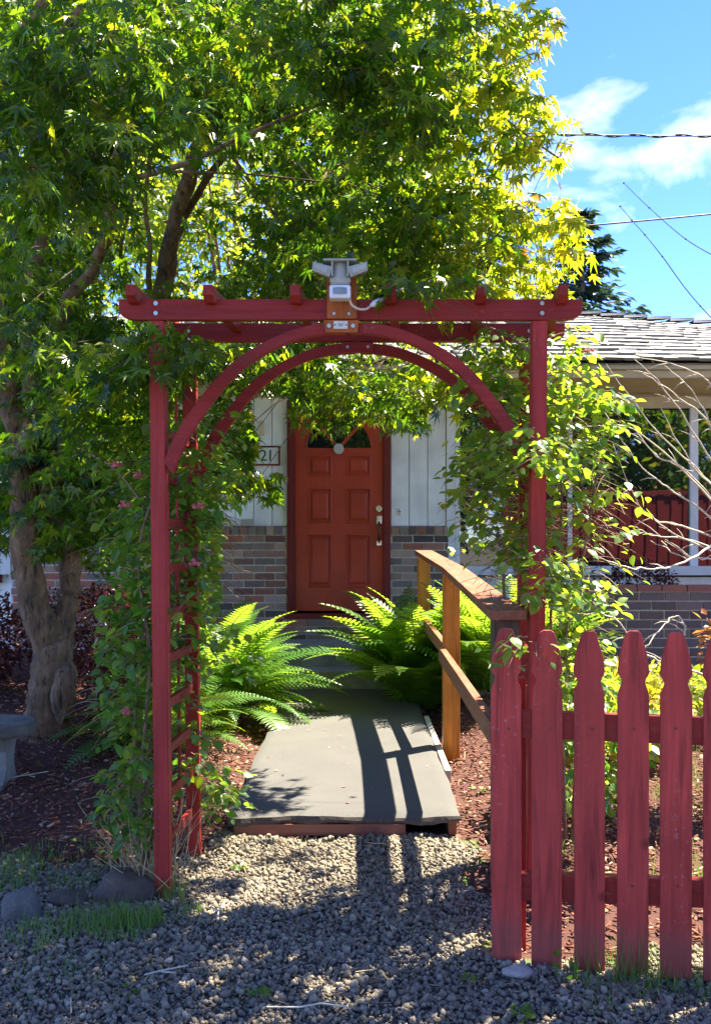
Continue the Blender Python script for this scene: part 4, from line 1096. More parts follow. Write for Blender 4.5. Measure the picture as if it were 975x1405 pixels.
# ---- shade tree just outside the right of the picture
st = root('shade_tree', (7.2, 4.3, 0), 'green broadleaf tree standing outside the picture to the right, shading the gravel', 'tree')
bm = bmesh.new(); tube_into(bm, spline([(7.2, 4.3, -.05), (7.15, 4.3, 1.5), (6.8, 4.25, 3.0), (5.6, 4.2, 4.5), (4.0, 4.1, 5.4)], 6), list(np.linspace(.17, .04, 25)), 12); from_bm('trunk', bm, BARK, st, True)
for e in ((1.0, 3.9, 5.2), (1.8, 4.7, 5.6), (2.4, 3.3, 5.4), (0.2, 3.6, 4.8)):
    bm = bmesh.new(); pp = spline([(5.9, 4.22, 4.2), ((5.6 + e[0]) / 2, (4.25 + e[1]) / 2, 5.1), e], 6); tube_into(bm, pp, list(np.linspace(.06, .008, len(pp))), 8); from_bm('branch', bm, BARK, st, True)
n = 950; c = np.stack([R.uniform(-.6, 4.2, n), R.uniform(3.1, 5.1, n), R.uniform(4.35, 5.7, n)], 1)
P, Rm, S, TW = sprays(c, 10, .34, .10)
yl = P[:, 1] - P[:, 2] * SUN.y / SUN.z; xl = P[:, 0] - P[:, 2] * SUN.x / SUN.z
px, py = project(P)
ok = (yl < 3.22 + .10 * np.sin(xl * 6) + .05 * np.sin(xl * 17)) & ((py < -25) | (px > 1010)) & landing_ok(P, .1)
streak = (np.abs((yl - 2.78) - .25 * (xl - .35)) < .035) | ((np.abs(yl - 3.05) < .05) & (xl > -.35) & (xl < -.05))
ok &= ~streak
joined('foliage', OV, OF, P[ok], Rm[ok], S[ok] * 1.1, VL, st, R.beta(2, 3, ok.sum()))

# ---- honeysuckle on both sides of the arbor
def vine(name, clumps, loc, label, size, gold, limit=290, stems=(), droop=.35, dens=1):
    r_ = root(name, loc, label, 'climbing plant', 'honeysuckle climbing the arbor sides')
    pts = []
    for (px, py, rx, ry, d0, d1, n) in clumps:
        n = max(2, int(n * 1.45 * dens))
        rr = np.sqrt(R.uniform(0, 1, n)); a = R.uniform(0, 2 * math.pi, n); D = R.uniform(d0, d1, n)
        for q in range(n): pts.append(tuple(W(px + rx * rr[q] * math.cos(a[q]), py + ry * rr[q] * math.sin(a[q]), D[q])))
    P, Rm, S, T = sprays(np.array(pts), 10, .17, size, .8, droop)
    px, py = project(P)
    ok = ~((px > 203) & (px < 234) & (P[:, 1] < 3.86) & (R.uniform(size=len(P)) > .04)) & ~((px > 722) & (px < 752) & (P[:, 1] < 3.86) & (R.uniform(size=len(P)) > .10))
    if gold > .2: ok |= (px > 715) & (px < 758) & (P[:, 1] < 3.9) & (((py > 575) & (py < 655)) | ((py > 740) & (py < 830)))
    ok &= P[:, 2] > .02
    ok &= ~((px > 585) & (px < 722) & (py > 775) & (py < 1100) & (P[:, 1] < 6) & (P[:, 1] > 3.22)) & ~((px > 231) & (px < 263) & (py > 760) & (P[:, 1] < 4.2) & (R.uniform(size=len(P)) < .7))
    ok &= ~((px < 135) & (py > 700)) & ~((px > 300) & (px < 400) & (py > 700) & (py < 860)) & ~((px > 340) & (px < 400) & (py > 500) & (py < 700)) & ~((px > 800) & (px < 1000) & (py > 560) & (py < 800) & (R.uniform(size=len(P)) < .55))
    ok &= ~((px > 395) & (px < 600) & (py > 500)) & ~((P[:, 1] < 3.28) & (py > 925))
    x = P[:, 0] - P[:, 2] * SUN.x / SUN.z; y = P[:, 1] - P[:, 2] * SUN.y / SUN.z
    u = R.uniform(size=len(P)); blot = np.sin(x * 9 + 1) * np.sin(y * 8 + x * 4) > -.05 - .9 * (x > -.1)
    ok &= ~((x > -.40) & (x < .50) & (y > 4.6) & (y < 7.7) & (u < .93)); ok &= ~((x > -.60) & (x < .52) & (y > 3.6) & (y <= 4.6) & blot & (u < .97))
    P, Rm, S = P[ok], Rm[ok], S[ok]
    tint = R.beta(1.6, 2.6, len(P)) * (.95 - gold) + gold  # gold shifts the tint yellower, putting the right vine's sunlit look into colour
    leaf_parts(r_, name, OV, OF, P, Rm, S, VL, VLO, tint, limit)
    twigs_mesh(T, .0022, 'tendrils', VSTEM, r_)
    for s_ in stems:
        pp = spline([W(*q) for q in s_], 6); bm = bmesh.new(); tube_into(bm, pp, list(np.linspace(.009, .004, len(pp))), 6); from_bm('stem', bm, VSTEM, r_, True)
    return r_
lv = vine('honeysuckle_vine', [(255, 620, 40, 60, 3.95, 4.4, 26), (270, 700, 50, 60, 4.0, 4.5, 34), (185, 640, 50, 50, 4.1, 4.7, 16), (185, 740, 45, 60, 4.0, 4.6, 22),
    (250, 800, 45, 60, 3.95, 4.4, 30), (180, 850, 45, 50, 3.9, 4.4, 24), (160, 930, 40, 60, 3.85, 4.3, 22), (245, 900, 30, 60, 3.95, 4.4, 20), (190, 1010, 35, 60, 3.85, 4.2, 14),
    (290, 860, 25, 60, 4.4, 4.9, 14), (250, 1010, 20, 60, 4.0, 4.4, 8), (165, 1080, 35, 30, 3.8, 4.2, 9), (275, 1070, 28, 28, 4.3, 4.6, 9), (255, 480, 25, 25, 3.9, 4.2, 4), (300, 760, 30, 40, 4.4, 5.0, 12), (180, 1130, 25, 20, 3.8, 4.0, 4)],
    (-.78, 4.1, 0), 'green honeysuckle tangled up the left trellis of the arbor', .054, 0.18, dens=1.35,
    stems=[[(190, 1180, 3.95), (195, 1050, 3.95), (205, 900, 4.0), (190, 760, 4.05), (225, 640, 4.0)], [(200, 1190, 3.98), (185, 1000, 4.0), (200, 850, 4.05)], [(205, 1185, 4.02), (200, 1080, 4.02), (215, 950, 4.1), (240, 800, 4.2), (235, 700, 4.2)],
           [(195, 1185, 4.0), (178, 1100, 3.98), (195, 980, 4.02)], [(255, 1150, 4.4), (262, 1000, 4.4), (258, 800, 4.35), (270, 650, 4.3)], [(120, 620, 4.4), (160, 645, 4.3), (200, 700, 4.2), (205, 745, 4.1)]])
rv = vine('honeysuckle_vine', [(735, 612, 32, 36, 3.60, 3.85, 6), (738, 790, 32, 40, 3.60, 3.85, 7), (690, 480, 40, 22, 4.1, 4.6, 14), (690, 560, 40, 50, 4.0, 4.5, 28), (680, 640, 40, 50, 3.95, 4.5, 34), (700, 730, 45, 50, 3.95, 4.5, 38), (775, 560, 35, 60, 4.0, 4.6, 24),
    (790, 640, 45, 50, 4.0, 4.6, 34), (790, 740, 45, 60, 4.0, 4.6, 36), (770, 820, 40, 40, 3.9, 4.4, 22), (835, 560, 38, 30, 4.0, 4.4, 9), (770, 480, 22, 40, 4.0, 4.3, 6), (700, 800, 40, 30, 4.0, 4.5, 12),
    (728, 882, 24, 14, 3.06, 3.15, 3), (780, 900, 40, 40, 3.8, 4.4, 16), (810, 960, 50, 40, 3.9, 4.6, 12), (830, 690, 25, 30, 4.0, 4.4, 8), (650, 690, 20, 30, 4.2, 4.6, 6)],
    (.75, 4.1, 0), 'sunlit yellow-green honeysuckle smothering the right post of the arbor', .054, .38, dens=2.0,
    stems=[[(775, 1150, 4.2), (768, 950, 4.2), (755, 850, 4.15), (770, 700, 4.1), (760, 560, 4.1)], [(785, 1150, 4.25), (790, 980, 4.2), (775, 880, 4.2), (800, 760, 4.15), (820, 640, 4.1)], [(700, 900, 4.3), (690, 780, 4.3), (705, 650, 4.25), (690, 540, 4.2)],
           [(726, 482, 3.9), (700, 462, 4.05), (660, 445, 4.2)]])
bm = bmesh.new()
blossoms = [(162, 640, 4.0, lv), (170, 695, 3.95, lv), (192, 655, 4.0, lv), (272, 697, 3.9, lv), (171, 980, 3.85, lv), (805, 482, 4.0, rv), (268, 775, 3.9, lv)]
bm.free()
for (px, py, D, pr) in blossoms:
    c = np.array(W(px, py, D)); bm = bmesh.new()
    for k in range(12):
        d = Vector(R.normal(size=3)); d.z = abs(d.z) * .6; d.normalize(); tube_into(bm, [Vector(c), Vector(c) + d * .014, Vector(c) + d * .027], [.002, .0025, .005], 5)
    from_bm('blossom', bm, FLOW, pr)

# ---- sword ferns: fronds are parts
def frond_mesh(seed):
    r = random.Random(seed); v, f = [], []; n = 30
    for s in range(n + 1):
        pass
    def arcp(t): return Vector((0, t * (1 - .12 * t), .50 * t - .62 * t * t))
    for i in range(n):
        t = (i + 1.2) / (n + 1); c = arcp(t); tn = (arcp(t + .01) - arcp(t)).normalized()
        L = .165 * math.sin(math.pi * min(1, t * .92 + .13)) ** .7 * (1 - .25 * t) + .01
        for s in (-1, 1):
            w = .0155; dirv = Vector((s * .95, .32, 0)) ; dirv = (dirv + Vector((0, 0, -.10 - r.uniform(0, .12)))).normalized()
            q = tn * w; b0 = len(v); mid = c + dirv * L * .55 + Vector((0, 0, .004))
            v += [c - q * .75, c + q * .75, mid + q * .62, c + dirv * L, mid - q * .62]
            f += [(b0, b0 + 1, b0 + 2), (b0, b0 + 2, b0 + 4), (b0 + 4, b0 + 2, b0 + 3)]
    b0 = len(v); k = 9
    for i in range(k):
        t = i / (k - 1); c = arcp(t); r_ = .006 * (1 - t) + .0015; v += [c + Vector((-r_, 0, 0)), c + Vector((r_, 0, 0)), c + Vector((0, 0, -r_ * 1.6))]
    for i in range(k - 1):
        a = b0 + i * 3
        for j in range(3): f += [(a + j, a + (j + 1) % 3, a + 3 + (j + 1) % 3), (a + j, a + 3 + (j + 1) % 3, a + 3 + j)]
    me = bpy.data.meshes.new('frond'); me.from_pydata([tuple(x) for x in v], [], f); me.materials.append(FERN); return me
FM = [frond_mesh(k) for k in range(4)]
def fern(x, y, label, n=36, L=.72, yaw0=0, yaw1=2 * math.pi, up=0):
    z = zg(x, y); r_ = root('sword_fern', (x, y, z), label, 'fern', 'sword ferns beside the ramp')
    for k in range(n):
        a = yaw0 + (yaw1 - yaw0) * (k + rnd.uniform(-.4, .4)) / n; e = rnd.choice(((-.1, .15, .4, .6, .8, .95), (.55, .8, .95, 1.05, 1.15, 1.25))[up]) + rnd.uniform(-.1, .1)
        o = bpy.data.objects.new('frond', rnd.choice(FM)); COL.objects.link(o); o.parent = r_
        o.location = (math.cos(a) * .03, math.sin(a) * .03, .01); s = L * rnd.uniform(.75, 1.15); o.scale = (s, s, s)
        o.rotation_euler = (e, rnd.uniform(-.25, .25), a - math.pi / 2)
    bm = bmesh.new(); bmesh.ops.create_cone(bm, cap_ends=True, segments=8, radius1=.06, radius2=.03, depth=.08, matrix=Matrix.Translation((x, y, z + .03))); from_bm('crown', bm, VSTEM, r_)
fern(-.98, 7.15, 'big sunlit sword fern left of the ramp spilling over its edge', 96, .96)
fern(-1.25, 6.15, 'shaded sword fern behind the left trellis of the arbor', 46, .80)
fern(-1.15, 7.75, 'sword fern tucked behind the big sunlit one at the house side', 40, .9)
fern(.52, 7.9, 'dark sword fern right of the ramp in front of the brick base', 100, 1.22, up=1)
fern(.98, 7.55, 'sword fern behind the cedar handrail post', 60, 1.05, up=1)
fern(1.55, 7.9, 'sword fern furthest right behind the honeysuckle', 46, 1.0, up=1)

# ---- burgundy shrubs at the left, golden shrub and bare shrub at the right
def shrub(name, x, y, rx, ry, rz, zc, n, size, mat, label, cat='shrub', tv=QV, tf=QF, stems=7, group=None):
    z = zg(x, y); r_ = root(name, (x, y, z), label, cat, group)
    q = R.normal(size=(n, 3)); q /= np.linalg.norm(q, axis=1, keepdims=True); q *= R.uniform(.45, 1, (n, 1)) ** .6
    lump = 1 + .25 * np.sin(q[:, 0] * 5 + x) * np.sin(q[:, 1] * 6) * np.cos(q[:, 2] * 5)
    P = np.array([x, y, z + zc]) + q * np.array([rx, ry, rz]) * lump[:, None]; ok = P[:, 2] > z; P = P[ok]; n = len(P)
    t = q[ok] + R.normal(size=(n, 3)) * .5 + np.array([0, 0, -.2]); joined('foliage', tv, tf, P, frames(t, np.array([0, 0, 1.]) + R.normal(size=(n, 3)) * .5), size * R.uniform(.6, 1.2, n), mat, r_, R.uniform(0, 1, n))
    for k in range(stems):
        a = k * 2.4; bm = bmesh.new(); e = Vector((x + math.cos(a) * rx * .6, y + math.sin(a) * ry * .6, z + zc + rz * .4)); b = Vector((x, y, z - .02))
        tube_into(bm, spline([b, (b + e) / 2 + Vector((0, 0, .08)), e], 4), list(np.linspace(.009, .003, 9)), 6); from_bm('stem', bm, TWIG, r_, True)
    return r_
shrub('burgundy_shrub', -2.05, 7.6, .55, .45, .38, .40, 5200, .045, BURG, 'dark burgundy shrub directly behind the forked maple trunk', group='burgundy shrubs under the maple')
shrub('burgundy_shrub', -1.62, 7.1, .36, .34, .28, .30, 3200, .042, BURG, 'burgundy shrub between the maple trunk and the left trellis', group='burgundy shrubs under the maple')
shrub('burgundy_shrub', -3.0, 7.4, .50, .45, .38, .42, 3800, .045, BURG, 'dark burgundy shrub at the left edge behind the bench', group='burgundy shrubs under the maple')
shrub('dark_shrub', 2.55, 8.75, .40, .22, .26, .62, 2400, .04, BURG, 'purple-leaved shrub in the brick planter beneath the window sill')
shrub('golden_shrub', 2.36, 5.3, .17, .17, .30, 1.95, 420, .085, YEL, 'bright yellow-leaved shrub tip at the right edge before the window', stems=3)
shrub('garden_shrub', 1.55, 5.9, .48, .4, .30, .28, 1800, .06, YEL, 'low golden-green bush seen between the fence pickets', tv=OV, tf=OF)
shrub('garden_shrub', 1.15, 4.9, .34, .32, .40, .38, 1300, .055, VL, 'green leafy bush rising just behind the second picket gap', tv=OV, tf=OF)
shrub('red_tipped_shrub', 2.0, 5.15, .16, .16, .16, .82, 200, .055, leaf_mat('red shrub leaf', [(0, (.20, .03, .02)), (1, (.25, .12, .03))], [(0, (.5, .1, .05)), (1, (.6, .35, .05))], .4), 'small red and orange tipped bush behind the last pickets', stems=4)
# hedge-like greenery beyond
shrub('garden_shrub', 2.1, 6.6, .6, .4, .22, .18, 1600, .06, FARL, 'low pale green bush at the foot of the brick planter', tv=OV, tf=OF)

bs = root('bare_shrub', W(1080, 860, 5.2), 'bare pale-branched shrub arching in from the right across the window', 'shrub')
O1 = (1075, 800, 5.2)
for pth in ([O1, (990, 680, 5.1), (900, 590, 5.0), (830, 500, 4.9)], [O1, (980, 640, 5.0), (915, 540, 4.9), (866, 488, 4.8)], [O1, (985, 600, 5.1), (930, 545, 5.0), (880, 510, 4.9)],
            [O1, (960, 700, 5.0), (890, 650, 4.9), (842, 590, 4.8)], [O1, (950, 655, 5.0), (900, 625, 4.9), (866, 582, 4.9)], [O1, (960, 730, 5.1), (885, 705, 5.0), (840, 610, 4.9)],
            [O1, (975, 755, 5.1), (920, 730, 5.0), (870, 690, 5.0)], [O1, (960, 745, 5.3), (900, 735, 5.2), (868, 722, 5.1)], [O1, (990, 620, 5.0), (955, 545, 4.9), (910, 500, 4.9)],
            [O1, (990, 560, 5.1), (950, 510, 5.0), (868, 488, 4.9)], [O1, (1000, 690, 4.9), (950, 640, 4.8), (905, 560, 4.8)], [O1, (985, 770, 5.0), (940, 765, 4.9), (893, 742, 4.9)],
            [O1, (960, 670, 5.2), (870, 590, 5.1), (800, 585, 5.0)], [(975, 930, 4.6), (930, 915, 4.5), (880, 895, 4.4), (835, 845, 4.3), (770, 850, 4.2)],
            [(990, 740, 5.0), (930, 775, 4.7), (870, 780, 4.5), (820, 765, 4.3)], [(935, 880, 4.8), (938, 862, 4.8), (925, 845, 4.8), (900, 870, 4.7), (880, 895, 4.6)]):
    pp = [p + Vector(R.normal(size=3)) * .003 for p in spline([W(*q) for q in pth], 7)]; bm = bmesh.new(); tube_into(bm, pp, list(np.linspace(.0068, .0018, len(pp))), 6)
    for s in range(5, len(pp) - 2, 4):
        e = pp[s] + Vector((R.uniform(-.13, -.03), R.uniform(-.05, .05), R.uniform(-.06, .10))); tube_into(bm, [pp[s], (pp[s] + e) / 2 + Vector((0, 0, .008)), e], [.0035, .0026, .0016], 5)
    from_bm('branch', bm, PALE, bs, True)

# ---- trees beyond the house
def far_tree(x, y, h, cr, n, size, mat, label, name='background_tree', tr=.18, low=.62):
    r_ = root(name, (x, y, 0), label, 'tree', 'trees beyond the house'); b = Vector((x, y, 0))
    bm = bmesh.new(); tube_into(bm, spline([b, b + Vector((.1, 0, h * .4)), b + Vector((0, .1, h * .85))], 5), list(np.linspace(tr, .05, 11)), 10); from_bm('trunk', bm, BARK, r_, True)
    P, T = [], []
    k = 46
    cs = R.normal(size=(k, 3)); cs /= np.linalg.norm(cs, axis=1, keepdims=True); cs *= R.uniform(.35, 1, (k, 1)) ** .5
    cs = np.array([x, y, h * low]) + cs * np.array([cr, cr, h * min(.38, low - .12)])
    for c in cs:
        m_ = n // k; q = R.normal(size=(m_, 3)); q /= np.linalg.norm(q, axis=1, keepdims=True); q *= R.uniform(.2, 1, (m_, 1)) ** .6
        P.append(c + q * cr * np.array([.34, .34, .26])); T.append(q)
        bm_l = np.array([[x, y, min(c[2], h * .5)], (c + [x, y, h * .5]) / 2, c]); EL_.append(tuple(bm_l[1]))
    P = np.concatenate(P); T = np.concatenate(T); m_ = len(P)
    joined('crown', QV, QF, P, frames(T + R.normal(size=(m_, 3)) * .6 + [0, 0, -.5], np.array([0, 0, 1.]) + R.normal(size=(m_, 3)) * .4), size * R.uniform(.6, 1.2, m_), mat, r_, R.uniform(0, 1, m_))
    for c in cs[:10]:
        bm = bmesh.new(); s0 = Vector((x, y, h * rnd.uniform(.3, .6))); tube_into(bm, spline([s0, (s0 + Vector(c)) / 2 + Vector((0, 0, .1)), Vector(c)], 3), list(np.linspace(.05, .015, 7)), 6); from_bm('branch', bm, BARK, r_, True)
far_tree(-5.4, 16.5, 10.5, 3.2, 12000, .17, FARL, 'bright yellow-green tree glowing behind the left end of the house')
far_tree(-2.2, 17.5, 10.8, 2.9, 12000, .17, FARL, 'bright yellow-green tree glowing behind the middle of the house')
far_tree(1.2, 18.0, 9.0, 2.0, 8000, .17, FARL, 'yellow-green tree behind the roof left of the conifer')
far_tree(-9.2, 15.0, 8.0, 3.0, 8000, .18, FARL, 'broad green tree far left beyond the house')
for x, y, h, lab in ((-1.5, -13, 8, 'dark tree across the lane opposite the front door'), (5.5, -12, 10.5, 'rounded dark tree across the lane behind the red board fence'), (11.0, -12.5, 10.5, 'tall dark tree across the lane at the far end of the board fence'), (2.5, -15, 11, 'dark green tree across the lane mirrored left in the window glass'), (8.5, -14, 11, 'dark green tree across the lane mirrored in the middle of the window'), (14.0, -15, 11, 'dark green tree across the lane mirrored right in the window glass')):
    far_tree(x, y, h, 3.0, 5500, .32, VL, lab, 'lane_tree', low=.46)

def conifer(x, y, h, rb, label):
    r_ = root('conifer', (x, y, 0), label, 'tree', 'conifers beyond the house'); bm = bmesh.new(); tube_into(bm, [(x, y, 0), (x, y, h * .6), (x, y, h)], [.22, .12, .02], 10); from_bm('trunk', bm, BARK, r_, True)
    P, T = [], []; z = h * .25; bm = bmesh.new()
    while z < h:
        rr = rb * (1 - (z - h * .2) / (h * .8)) ** .8 + .12; nb = 9
        for k in range(nb):
            a = R.uniform(0, 2 * math.pi); L = rr * R.uniform(.6, 1.15); m_ = int(16 + 60 * L / rb)
            t = R.uniform(.12, 1, m_); d = np.array([math.cos(a), math.sin(a), 0]); sd_ = np.array([-d[1], d[0], 0]); sg = R.choice([-1, 1], m_)[:, None]
            p = np.array([x, y, z]) + d * (L * t)[:, None] + np.array([0, 0, 1.]) * (-.25 * L * t + .28 * L * t ** 3)[:, None] + R.normal(size=(m_, 3)) * .03
            p += sd_ * sg * (R.uniform(0, .22, m_) * L * (1 - t * .7))[:, None]
            P.append(p); T.append(d * .8 + sd_ * sg * R.uniform(.1, 1, (m_, 1)) + np.array([0, 0, -.25]) + R.normal(size=(m_, 3)) * .2)
            tube_into(bm, [(x, y, z), tuple(np.array([x, y, z]) + d * L * .5 + [0, 0, -.1 * L]), tuple(np.array([x, y, z]) + d * L * .95 + [0, 0, .0])], [.03, .018, .006], 4, False)
        z += .24 + .1 * R.uniform()
    P = np.concatenate(P); T = np.concatenate(T); m_ = len(P)
    joined('foliage', QV * np.array([.55, 1, 1]), QF, P, frames(T, np.array([0, 0, 1.]) + R.normal(size=(m_, 3)) * .5), .30 * R.uniform(.6, 1.2, m_), CONL, r_, R.uniform(0, 1, m_)); from_bm('boughs', bm, BARK, r_)['kind'] = 'stuff'
conifer(5.15, 22, 8.9, 2.9, 'dark blue-green conifer rising behind the roof right of the maple')
conifer(3.6, 26, 9.2, 2.2, 'second darker conifer mostly hidden behind the maple leaves')

# ---- wires
def wire(a, b, r, label, sag=.05, twist=False, name='power_line'):
    o = root(name, (a + b) / 2, label, 'cable', 'overhead cables'); bm = bmesh.new(); pts = []
    for k in range(41):
        t = k / 40; p = a.lerp(b, t); p.z -= sag * 4 * t * (1 - t); pts.append(p)
    tube_into(bm, pts, r, 6); from_bm('strand', bm, BLACKW, o)
    if twist:
        bm = bmesh.new(); q = []
        for k in range(400): t = k / 399; p = a.lerp(b, t); p.z -= sag * 4 * t * (1 - t); q.append(p + Vector((0, math.cos(t * 60), math.sin(t * 60))) * r * 1.8)
        tube_into(bm, q, r * .8, 5); from_bm('strand', bm, BLACKW, o)
wire(W(600, 176, 14), W(1200, 178, 14), .012, 'thick twisted black service cable crossing the upper sky', .10, True)
wire(W(640, 322, 14), W(1250, 262, 14), .012, 'thin straight cable lower in the sky just above the roof', .05)
tw = root('bare_twig', W(950, 330, 5), 'long thin bare twig slanting down across the open sky', 'twig', 'thin twigs against the sky')
def sky_twig(o, pts):
    pp = spline([W(*p) for p in pts], 6); bm = bmesh.new(); tube_into(bm, pp, list(np.linspace(.0016, .0032, len(pp))), 5); from_bm('shoot', bm, TWIG, o, True)
    for p in pp[::6]:
        bm = bmesh.new(); bmesh.ops.create_icosphere(bm, subdivisions=1, radius=.006, matrix=Matrix.Translation(p)); from_bm('bud', bm, TWIG, o)
sky_twig(tw, [(855, 251, 5), (890, 285, 5), (940, 328, 5), (990, 358, 5.1), (1090, 420, 5.3)])
tw2 = root('bare_twig', W(890, 330, 5), 'short dark twig just above the roof in the open sky', 'twig', 'thin twigs against the sky')
sky_twig(tw2, [(850, 283, 5), (866, 302, 5), (884, 322, 5), (908, 352, 5), (960, 420, 5.1), (1060, 520, 5.3)])

# ------------------------------------------------------------------ bench, rocks, grass, weeds, dry twigs
MOSS = simple('mossy dark concrete', (0.115, 0.11, 0.092), 0.95, 0, 0.45, 9, 0.7, 0.012)
bn = root('garden_bench', (-2.2, 5.3, 0), 'mossy curved concrete bench at the left edge in front of the maple', 'bench')
bm = bmesh.new(); pts = []
for a in np.linspace(-.5, .5, 14): pass
e0 = Vector((-1.79, 5.36)); outl = [(-2.7, 5.14), (-2.2, 5.12)] + [(-1.95 + .18 * math.cos(t), 5.34 + .21 * math.sin(t)) for t in np.linspace(-1.5, 1.5, 12)] + [(-2.2, 5.60), (-2.7, 5.64)]
lo = [bm.verts.new((x, y, .335)) for x, y in outl]; hi = [bm.verts.new((x, y, .405)) for x, y in outl]; fs = [bm.faces.new(lo), bm.faces.new(hi[::-1])]
for k in range(len(outl)): fs.append(bm.faces.new((lo[k], hi[k], hi[(k + 1) % len(outl)], lo[(k + 1) % len(outl)])))
bmesh.ops.recalc_face_normals(bm, faces=fs); bmesh.ops.bevel(bm, geom=list(bm.edges), offset=.016, segments=3, affect='EDGES'); from_bm('seat', bm, MOSS, bn)
for lx_ in (-1.965, -2.62):
    bm = bmesh.new(); pr = [(-.14, 0), (.14, 0), (.15, .05), (.09, .09), (.06, .16), (.075, .24), (.12, .30), (.14, .335), (-.14, .335), (-.12, .30), (-.075, .24), (-.06, .16), (-.09, .09), (-.15, .05)]
    f = [bm.verts.new((lx_ - .05, 5.36 + a, b + .005)) for a, b in pr]; k = [bm.verts.new((lx_ + .05, 5.36 + a, b + .005)) for a, b in pr]; fs = [bm.faces.new(f), bm.faces.new(k[::-1])]
    for i in range(len(pr)): fs.append(bm.faces.new((f[i], k[i], k[(i + 1) % len(pr)], f[(i + 1) % len(pr)])))
    bmesh.ops.recalc_face_normals(bm, faces=fs); from_bm('leg', bm, CONC, bn)

def rock(px, py, D, rx, ry, rz, mat, label, seed):
    c = W(px, py, D); bm = bmesh.new(); bmesh.ops.create_icosphere(bm, subdivisions=4, radius=1)
    for v in bm.verts:
        nn = mnoise.noise(v.co * 1.1 + Vector((seed, 0, 0))); n2 = mnoise.noise(v.co * 3.2 + Vector((seed, 5, 0)))
        v.co = v.co * (1 + .22 * nn + .06 * n2); v.co = Vector((v.co.x * rx, v.co.y * ry, v.co.z * rz)) + Vector((c.x, c.y, rz * .18))
    tag(from_bm('rock', bm, mat, None, True), label, 'rock', 'rocks at the gravel edge')
rock(30, 1270, 3.62, .078, .065, .085, ROCKG, 'rounded grey speckled rock at the far left edge of the gravel', 3)
rock(171, 1240, 3.82, .125, .10, .085, ROCKB, 'largest brown rock at the foot of the left arbor post', 9)
rock(92, 1275, 3.75, .085, .06, .035, ROCKB, 'low flat brown rock half buried between the two larger rocks', 21)
rock(709, 1352, 3.13, .050, .04, .022, ROCKL, 'pale flat rock under the first fence picket', 31)
rock(128, 985, 6.1, .09, .08, .06, ROCKL, 'pale rock lying beside the maple trunk', 44)

def tufts(spots, name='grass'):
    P, T, S = [], [], []
    for (x, y, r, n, h) in spots:
        a = R.uniform(0, 2 * math.pi, n); q = r * np.sqrt(R.uniform(0, 1, n)); px, py = x + q * np.cos(a), y + q * np.sin(a)
        P.append(np.stack([px, py, gh(px, py) - .003], 1)); b = R.uniform(0, 2 * math.pi, n); ti = R.uniform(.15, .95, n)
        T.append(np.stack([np.cos(b) * ti, np.sin(b) * ti, np.ones(n)], 1)); hh = h * R.uniform(.4, 1.3, n); S.append(np.stack([np.full(n, .0035), hh, hh], 1))
    P, T, S = map(np.concatenate, (P, T, S)); n = len(P)
    tag(joined(name, BV, BF, P, frames(T, np.stack([T[:, 0] * -1, T[:, 1] * -1, np.ones(n) * .5], 1) + R.normal(size=(n, 3)) * .2), S, GRASS, None, R.beta(1.3, 2, n)), kind='stuff')
def gp(px, py): D = CH * F / (py - HZ); return (px - CX) * D / F, D
sp_ = []
for (px, py, r, n, h) in ((130, 1268, .13, 190, .075), (165, 1275, .12, 170, .08), (60, 1285, .14, 150, .06), (15, 1215, .12, 120, .06), (100, 1215, .1, 80, .05), (190, 1262, .08, 90, .07), (30, 1340, .2, 60, .035), (130, 1340, .2, 50, .03), (250, 1255, .08, 50, .06), (40, 1185, .15, 120, .06), (150, 1180, .15, 90, .05),
        (280, 1130, .10, 90, .06), (300, 1110, .08, 70, .07), (320, 1145, .10, 40, .035), (238, 1235, .05, 70, .08), (215, 1265, .04, 60, .07), (840, 1330, .10, 60, .13), (870, 1345, .10, 50, .11), (900, 1340, .12, 45, .09), (800, 1345, .09, 35, .08), (850, 1375, .16, 50, .05), (940, 1345, .12, 50, .09), (790, 1180, .10, 40, .14), (960, 1230, .2, 90, .16), (770, 1230, .08, 25, .12)):
    x, y = gp(px, py); sp_.append((x, y, r, n, h))
for k in range(60):
    sp_.append((R.uniform(1.0, 3.4), R.uniform(4.6, 7.6), .16, 45, .13))
for k in range(20): sp_.append((R.uniform(-2.4, -1.0), R.uniform(4.0, 4.5), .12, 20, .05))
tufts(sp_)
# dry stalks round the vine foot
bm = bmesh.new()
for k in range(90):
    c = Vector((R.normal() * .07 - .83, 3.98 + R.normal() * .07, 0)); e = c + Vector((R.normal() * .09, R.normal() * .08, R.uniform(.1, .38))); tube_into(bm, [c, (c + e) / 2 + Vector((R.normal() * .015, 0, .01)), e], [.0022, .0018, .001], 4, False)
ds = from_bm('dry_stalks', bm, STRAW, lv); ds['kind'] = 'stuff'

